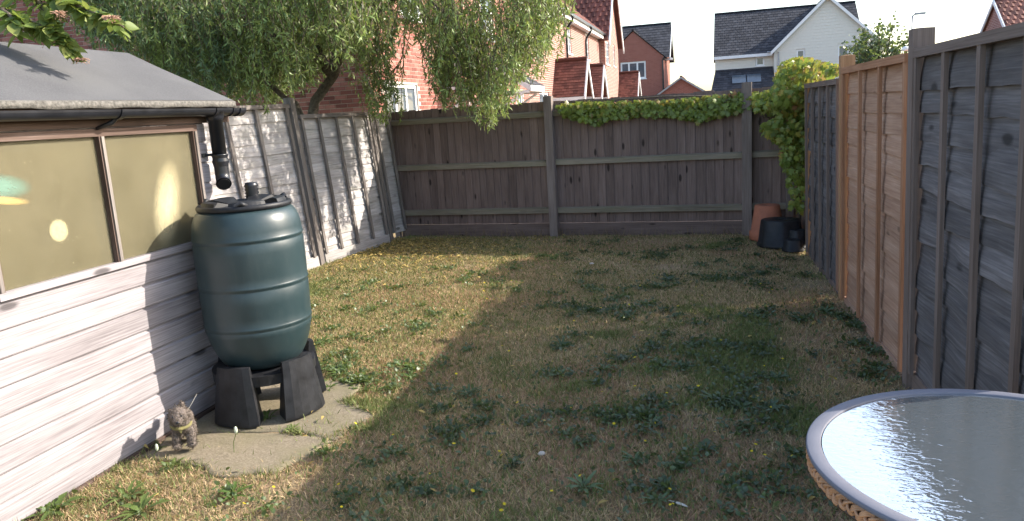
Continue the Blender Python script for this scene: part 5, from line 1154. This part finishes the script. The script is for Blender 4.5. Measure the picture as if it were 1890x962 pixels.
o = scatter('ground_cover', bvq, [(0, 2, 1), (1, 2, 4), (1, 4, 3), (3, 4, 5)], frames(np.stack([RNG.normal(size=n), RNG.normal(size=n), np.abs(RNG.normal(size=n)) * .7 + .1], 1), np.array([0, 0, 1.]) + RNG.normal(size=(n, 3)) * .5) * RNG.uniform(.014, .038, (n, 1, 1)), np.stack([cx_, cy_, lawn_h(cx_, cy_) + RNG.uniform(-.004, .022, n)], 1), cbase, M['foliage']); tag(o, 'low green creeping leaves between the weeds of the lawn', 'ground cover', kind='stuff')
# seed heads and yellow flowers
def stalk(px_, py_, h, lb, colr, r, name='dandelion_stalk'):
    c_ = g(px_, py_, .02); t = thing(name, lb, 'flower', tuple(c_)); b = MB(); top = c_ + np.array([.02, .01, h]); b.tube([c_, (c_ + top) / 2 + np.array([-.008, 0, .005]), top], .0018, 5); part(b, 'stem', wm_lite, t)
    b = MB(); b.lathe([(0, 0), (r * .7, .006), (r, .018), (r * .75, .034), (0, .040)], 10, tuple(top - np.array([0, 0, .004]))); part(b, 'flower_bud', plain(name + '_bud', colr, .8), t, True)
stalk(432, 835, .10, 'pale dandelion bud on a thin stalk in front of the stand', (.50, .55, .40), .009); stalk(284, 850, .05, 'short pale dandelion bud close to the shed wall', (.50, .55, .40), .008)
n = 150; fx, fy = RNG.uniform(-2.2, .9, n), RNG.uniform(2.0, 7.5, n); pp = np.stack([fx, fy, lawn_h(fx, fy) + RNG.uniform(.02, .055, n)], 1)
bvf = [(0, 0, 0)] + [(.5 * math.cos(a), .5 * math.sin(a), .12) for a in np.linspace(0, 6.28, 8)[:-1]]; bff = [(0, i, i % 7 + 1) for i in range(1, 8)]
o = scatter('yellow_flowers', bvf, bff, frames(RNG.normal(size=(n, 3)) * .3 + np.array([0, 1, 0]), RNG.normal(size=(n, 3)) * .3 + np.array([0, 0, 1])) * RNG.uniform(.010, .02, (n, 1, 1)), pp, np.tile([[.62, .48, .03]], (n, 1)) * RNG.uniform(.8, 1.1, (n, 1)), M['grass']); tag(o, 'tiny yellow flowers dotted through the lawn', 'flowers', kind='stuff')

# ---------------------------------------------------------------- grass blades and fallen leaves
def in_poly(x, y, pl):
    c_ = np.zeros(len(x), bool); pl = np.array(pl)
    for i in range(len(pl)):
        (x0, y0), (x1, y1) = pl[i], pl[i - 1]
        if y0 == y1: continue
        c_ ^= ((y0 > y) != (y1 > y)) & (x < (x1 - x0) * (y - y0) / (y1 - y0) + x0)
    return c_
N = 900000
gxr = RNG.uniform(-4.62, 1.2, N); gyr = 1.6 + 8.25 * RNG.random(N) ** 1.25
keep = ~((gxr < -2.885) & (gyr < 3.95)) & (gxr < 1.07 - (gyr - 4.42) * .0286) & (gxr > -4.47 + (gyr - 7.85) * .14)
ppx, ppy = projn(np.stack([gxr, gyr, gyr * 0], 1)); keep &= (ppx > -260) & (ppx < 2150) & (ppy < 1200)
edge_n = (fbm(gxr * 5, gyr * 5, 61, 3) - .45) * .5
for pl in SLABS:
    pl = np.array(pl); c0_ = pl.mean(0); k_in = in_poly(c0_[0] + (gxr - c0_[0]) * (1.16 + edge_n), c0_[1] + (gyr - c0_[1]) * (1.16 + edge_n), pl); keep &= ~(k_in & (RNG.random(len(gxr)) > .02))
keep &= ~((gxr < -2.25) & (gyr > 3.15) & (gyr < 4.05) & (RNG.random(len(gxr)) > .05))
bare = fbm(gxr * 1.3, gyr * 1.3, 41, 4); keep &= (RNG.random(N) < np.clip((bare - .16) * 4.5, .22, 1)) & ~((gxr > rx(gyr) - .14) & (RNG.random(N) < .6))
gxr, gyr = gxr[keep], gyr[keep]; N = len(gxr)
if N > 560000: gxr, gyr = gxr[:560000], gyr[:560000]; N = 560000
near = np.clip(1.15 - gyr * .03, .8, 1.1); grn = fbm(gxr * .9 + 7, gyr * .9, 23, 4) + (fbm(gxr * 4, gyr * 4, 29, 3) - .45) * .55
gp = np.clip((grn - .50) * 5.0, np.clip(.10 - gxr * .04, .05, .24), .75); isg = RNG.random(N) < gp
straw = np.array([.62, .455, .27]) * RNG.uniform(.35, 1.25, (N, 1)); dry2 = np.array([.50, .305, .20]) * RNG.uniform(.6, 1.2, (N, 1))
br_ = (RNG.random(N) < np.clip((fbm(gxr * 1.6, gyr * 1.6, 53, 3) - .38) * 3, .1, .75))[:, None]; dry = np.where(br_, dry2, straw)
green = np.array([.185, .21, .08]) * RNG.uniform(.6, 1.35, (N, 1)); colr = np.where(isg[:, None], green, dry)
hgt = np.where(isg, RNG.uniform(.022, .055, N), RNG.uniform(.014, .042, N)) * near; tilt = RNG.normal(size=(N, 2)) * np.where(isg, .55, .95)[:, None]
d = np.stack([tilt[:, 0], tilt[:, 1], np.ones(N)], 1); nr = RNG.normal(size=(N, 3))
wdt = np.where(isg, .0019, .0015) * RNG.uniform(.7, 1.5, N) * np.clip(.75 + gyr * .09, 1, 1.6)
Fg_ = frames(d, nr); Fg_ = Fg_ * np.stack([wdt, hgt, hgt], 1)[:, None, :]
bvg = [(-1, 0, 0), (1, 0, 0), (-.8, .55, .10), (.8, .55, .10), (0, 1, .42)]
o = scatter('grass', bvg, [(0, 1, 3), (0, 3, 2), (2, 3, 4)], Fg_, np.stack([gxr, gyr, lawn_h(gxr, gyr) - .014], 1), colr, M['grass']); tag(o, 'short straw-coloured and green grass of the dry lawn', 'grass', kind='stuff')
n = 2600; fx = -4.3 + np.abs(RNG.normal(size=n)) * 1.0; fy = 9.5 - np.abs(RNG.normal(size=n)) * 1.05; ok = (fx > -4.45 + (fy - 7.85) * .14) & (fy > 4.2) & (fx < .6); fx, fy = fx[ok], fy[ok]
e = 260; fx = np.concatenate([fx, RNG.uniform(-3.8, .9, e)]); fy = np.concatenate([fy, RNG.uniform(2.2, 9.4, e)]); n = len(fx)
o = scatter('fallen_leaves', bvw, bfw, frames(RNG.normal(size=(n, 3)) * np.array([1, 1, .25]), np.array([0, 0, 1.]) + RNG.normal(size=(n, 3)) * .35) * RNG.uniform(.03, .062, (n, 1, 1)) * np.array([1.5, 1, 1]), np.stack([fx, fy, lawn_h(fx, fy) + RNG.uniform(.012, .035, n)], 1), np.array([.40, .29, .10]) * RNG.uniform(.5, 1.3, (n, 1)) * np.array([1, 1, 1]), M['grass']); tag(o, 'fallen yellow willow leaves scattered under the left fence', 'leaves', kind='stuff')
# dry stalks along the foot of the back fence
n = 420; fx = RNG.uniform(-4.2, .4, n); A2_ = 9.87 - (fx + 4.34) * .0695 - .06 - RNG.random(n) ** 2 * .25
o = scatter('dry_stalks', bvg, [(0, 1, 3), (0, 3, 2), (2, 3, 4)], frames(np.stack([RNG.normal(size=n) * .35, RNG.normal(size=n) * .3 - .1, np.ones(n)], 1), RNG.normal(size=(n, 3))) * np.stack([RNG.uniform(.0012, .0024, n), RNG.uniform(.06, .2, n), RNG.uniform(.06, .2, n)], 1)[:, None, :], np.stack([fx, A2_, fx * 0 - .005], 1), np.array([.24, .17, .10]) * RNG.uniform(.5, 1.3, (n, 1)), M['grass']); tag(o, 'dry grass stalks at the foot of the back fence', 'grass', kind='stuff')
# the odd stone and leaf scrap
for (x, y, r, lb) in ((1000, 840, .014, 'small pale stone in the shaded lawn'), (1092, 488, .02, 'pale scrap lying in the far lawn')):
    c_ = g(x, y, .02); b = MB(); b.lathe([(0, 0), (r, .003), (r * 1.1, .010), (r * .6, .017), (0, .018)], 9, (0, 0, 0), lambda rr, z_, a: rr * (1 + .25 * math.sin(2 * a + 1))); o = b.build('stone', M['mortar'], smooth=True); o.location = tuple(c_); tag(o, lb, 'stone')
lfm = lmesh.copy(); lfm.materials.clear(); lfm.materials.append(plain('withered_leaf', (.42, .40, .34), .8)); o = bpy.data.objects.new('withered_leaf', lfm); C.objects.link(o); c_ = g(1270, 936, .03); o.location = tuple(c_); o.scale = (.045, .09, .06); o.rotation_euler = (.1, .2, 1.1); tag(o, 'curled pale withered leaf lying in the shaded grass', 'leaf')
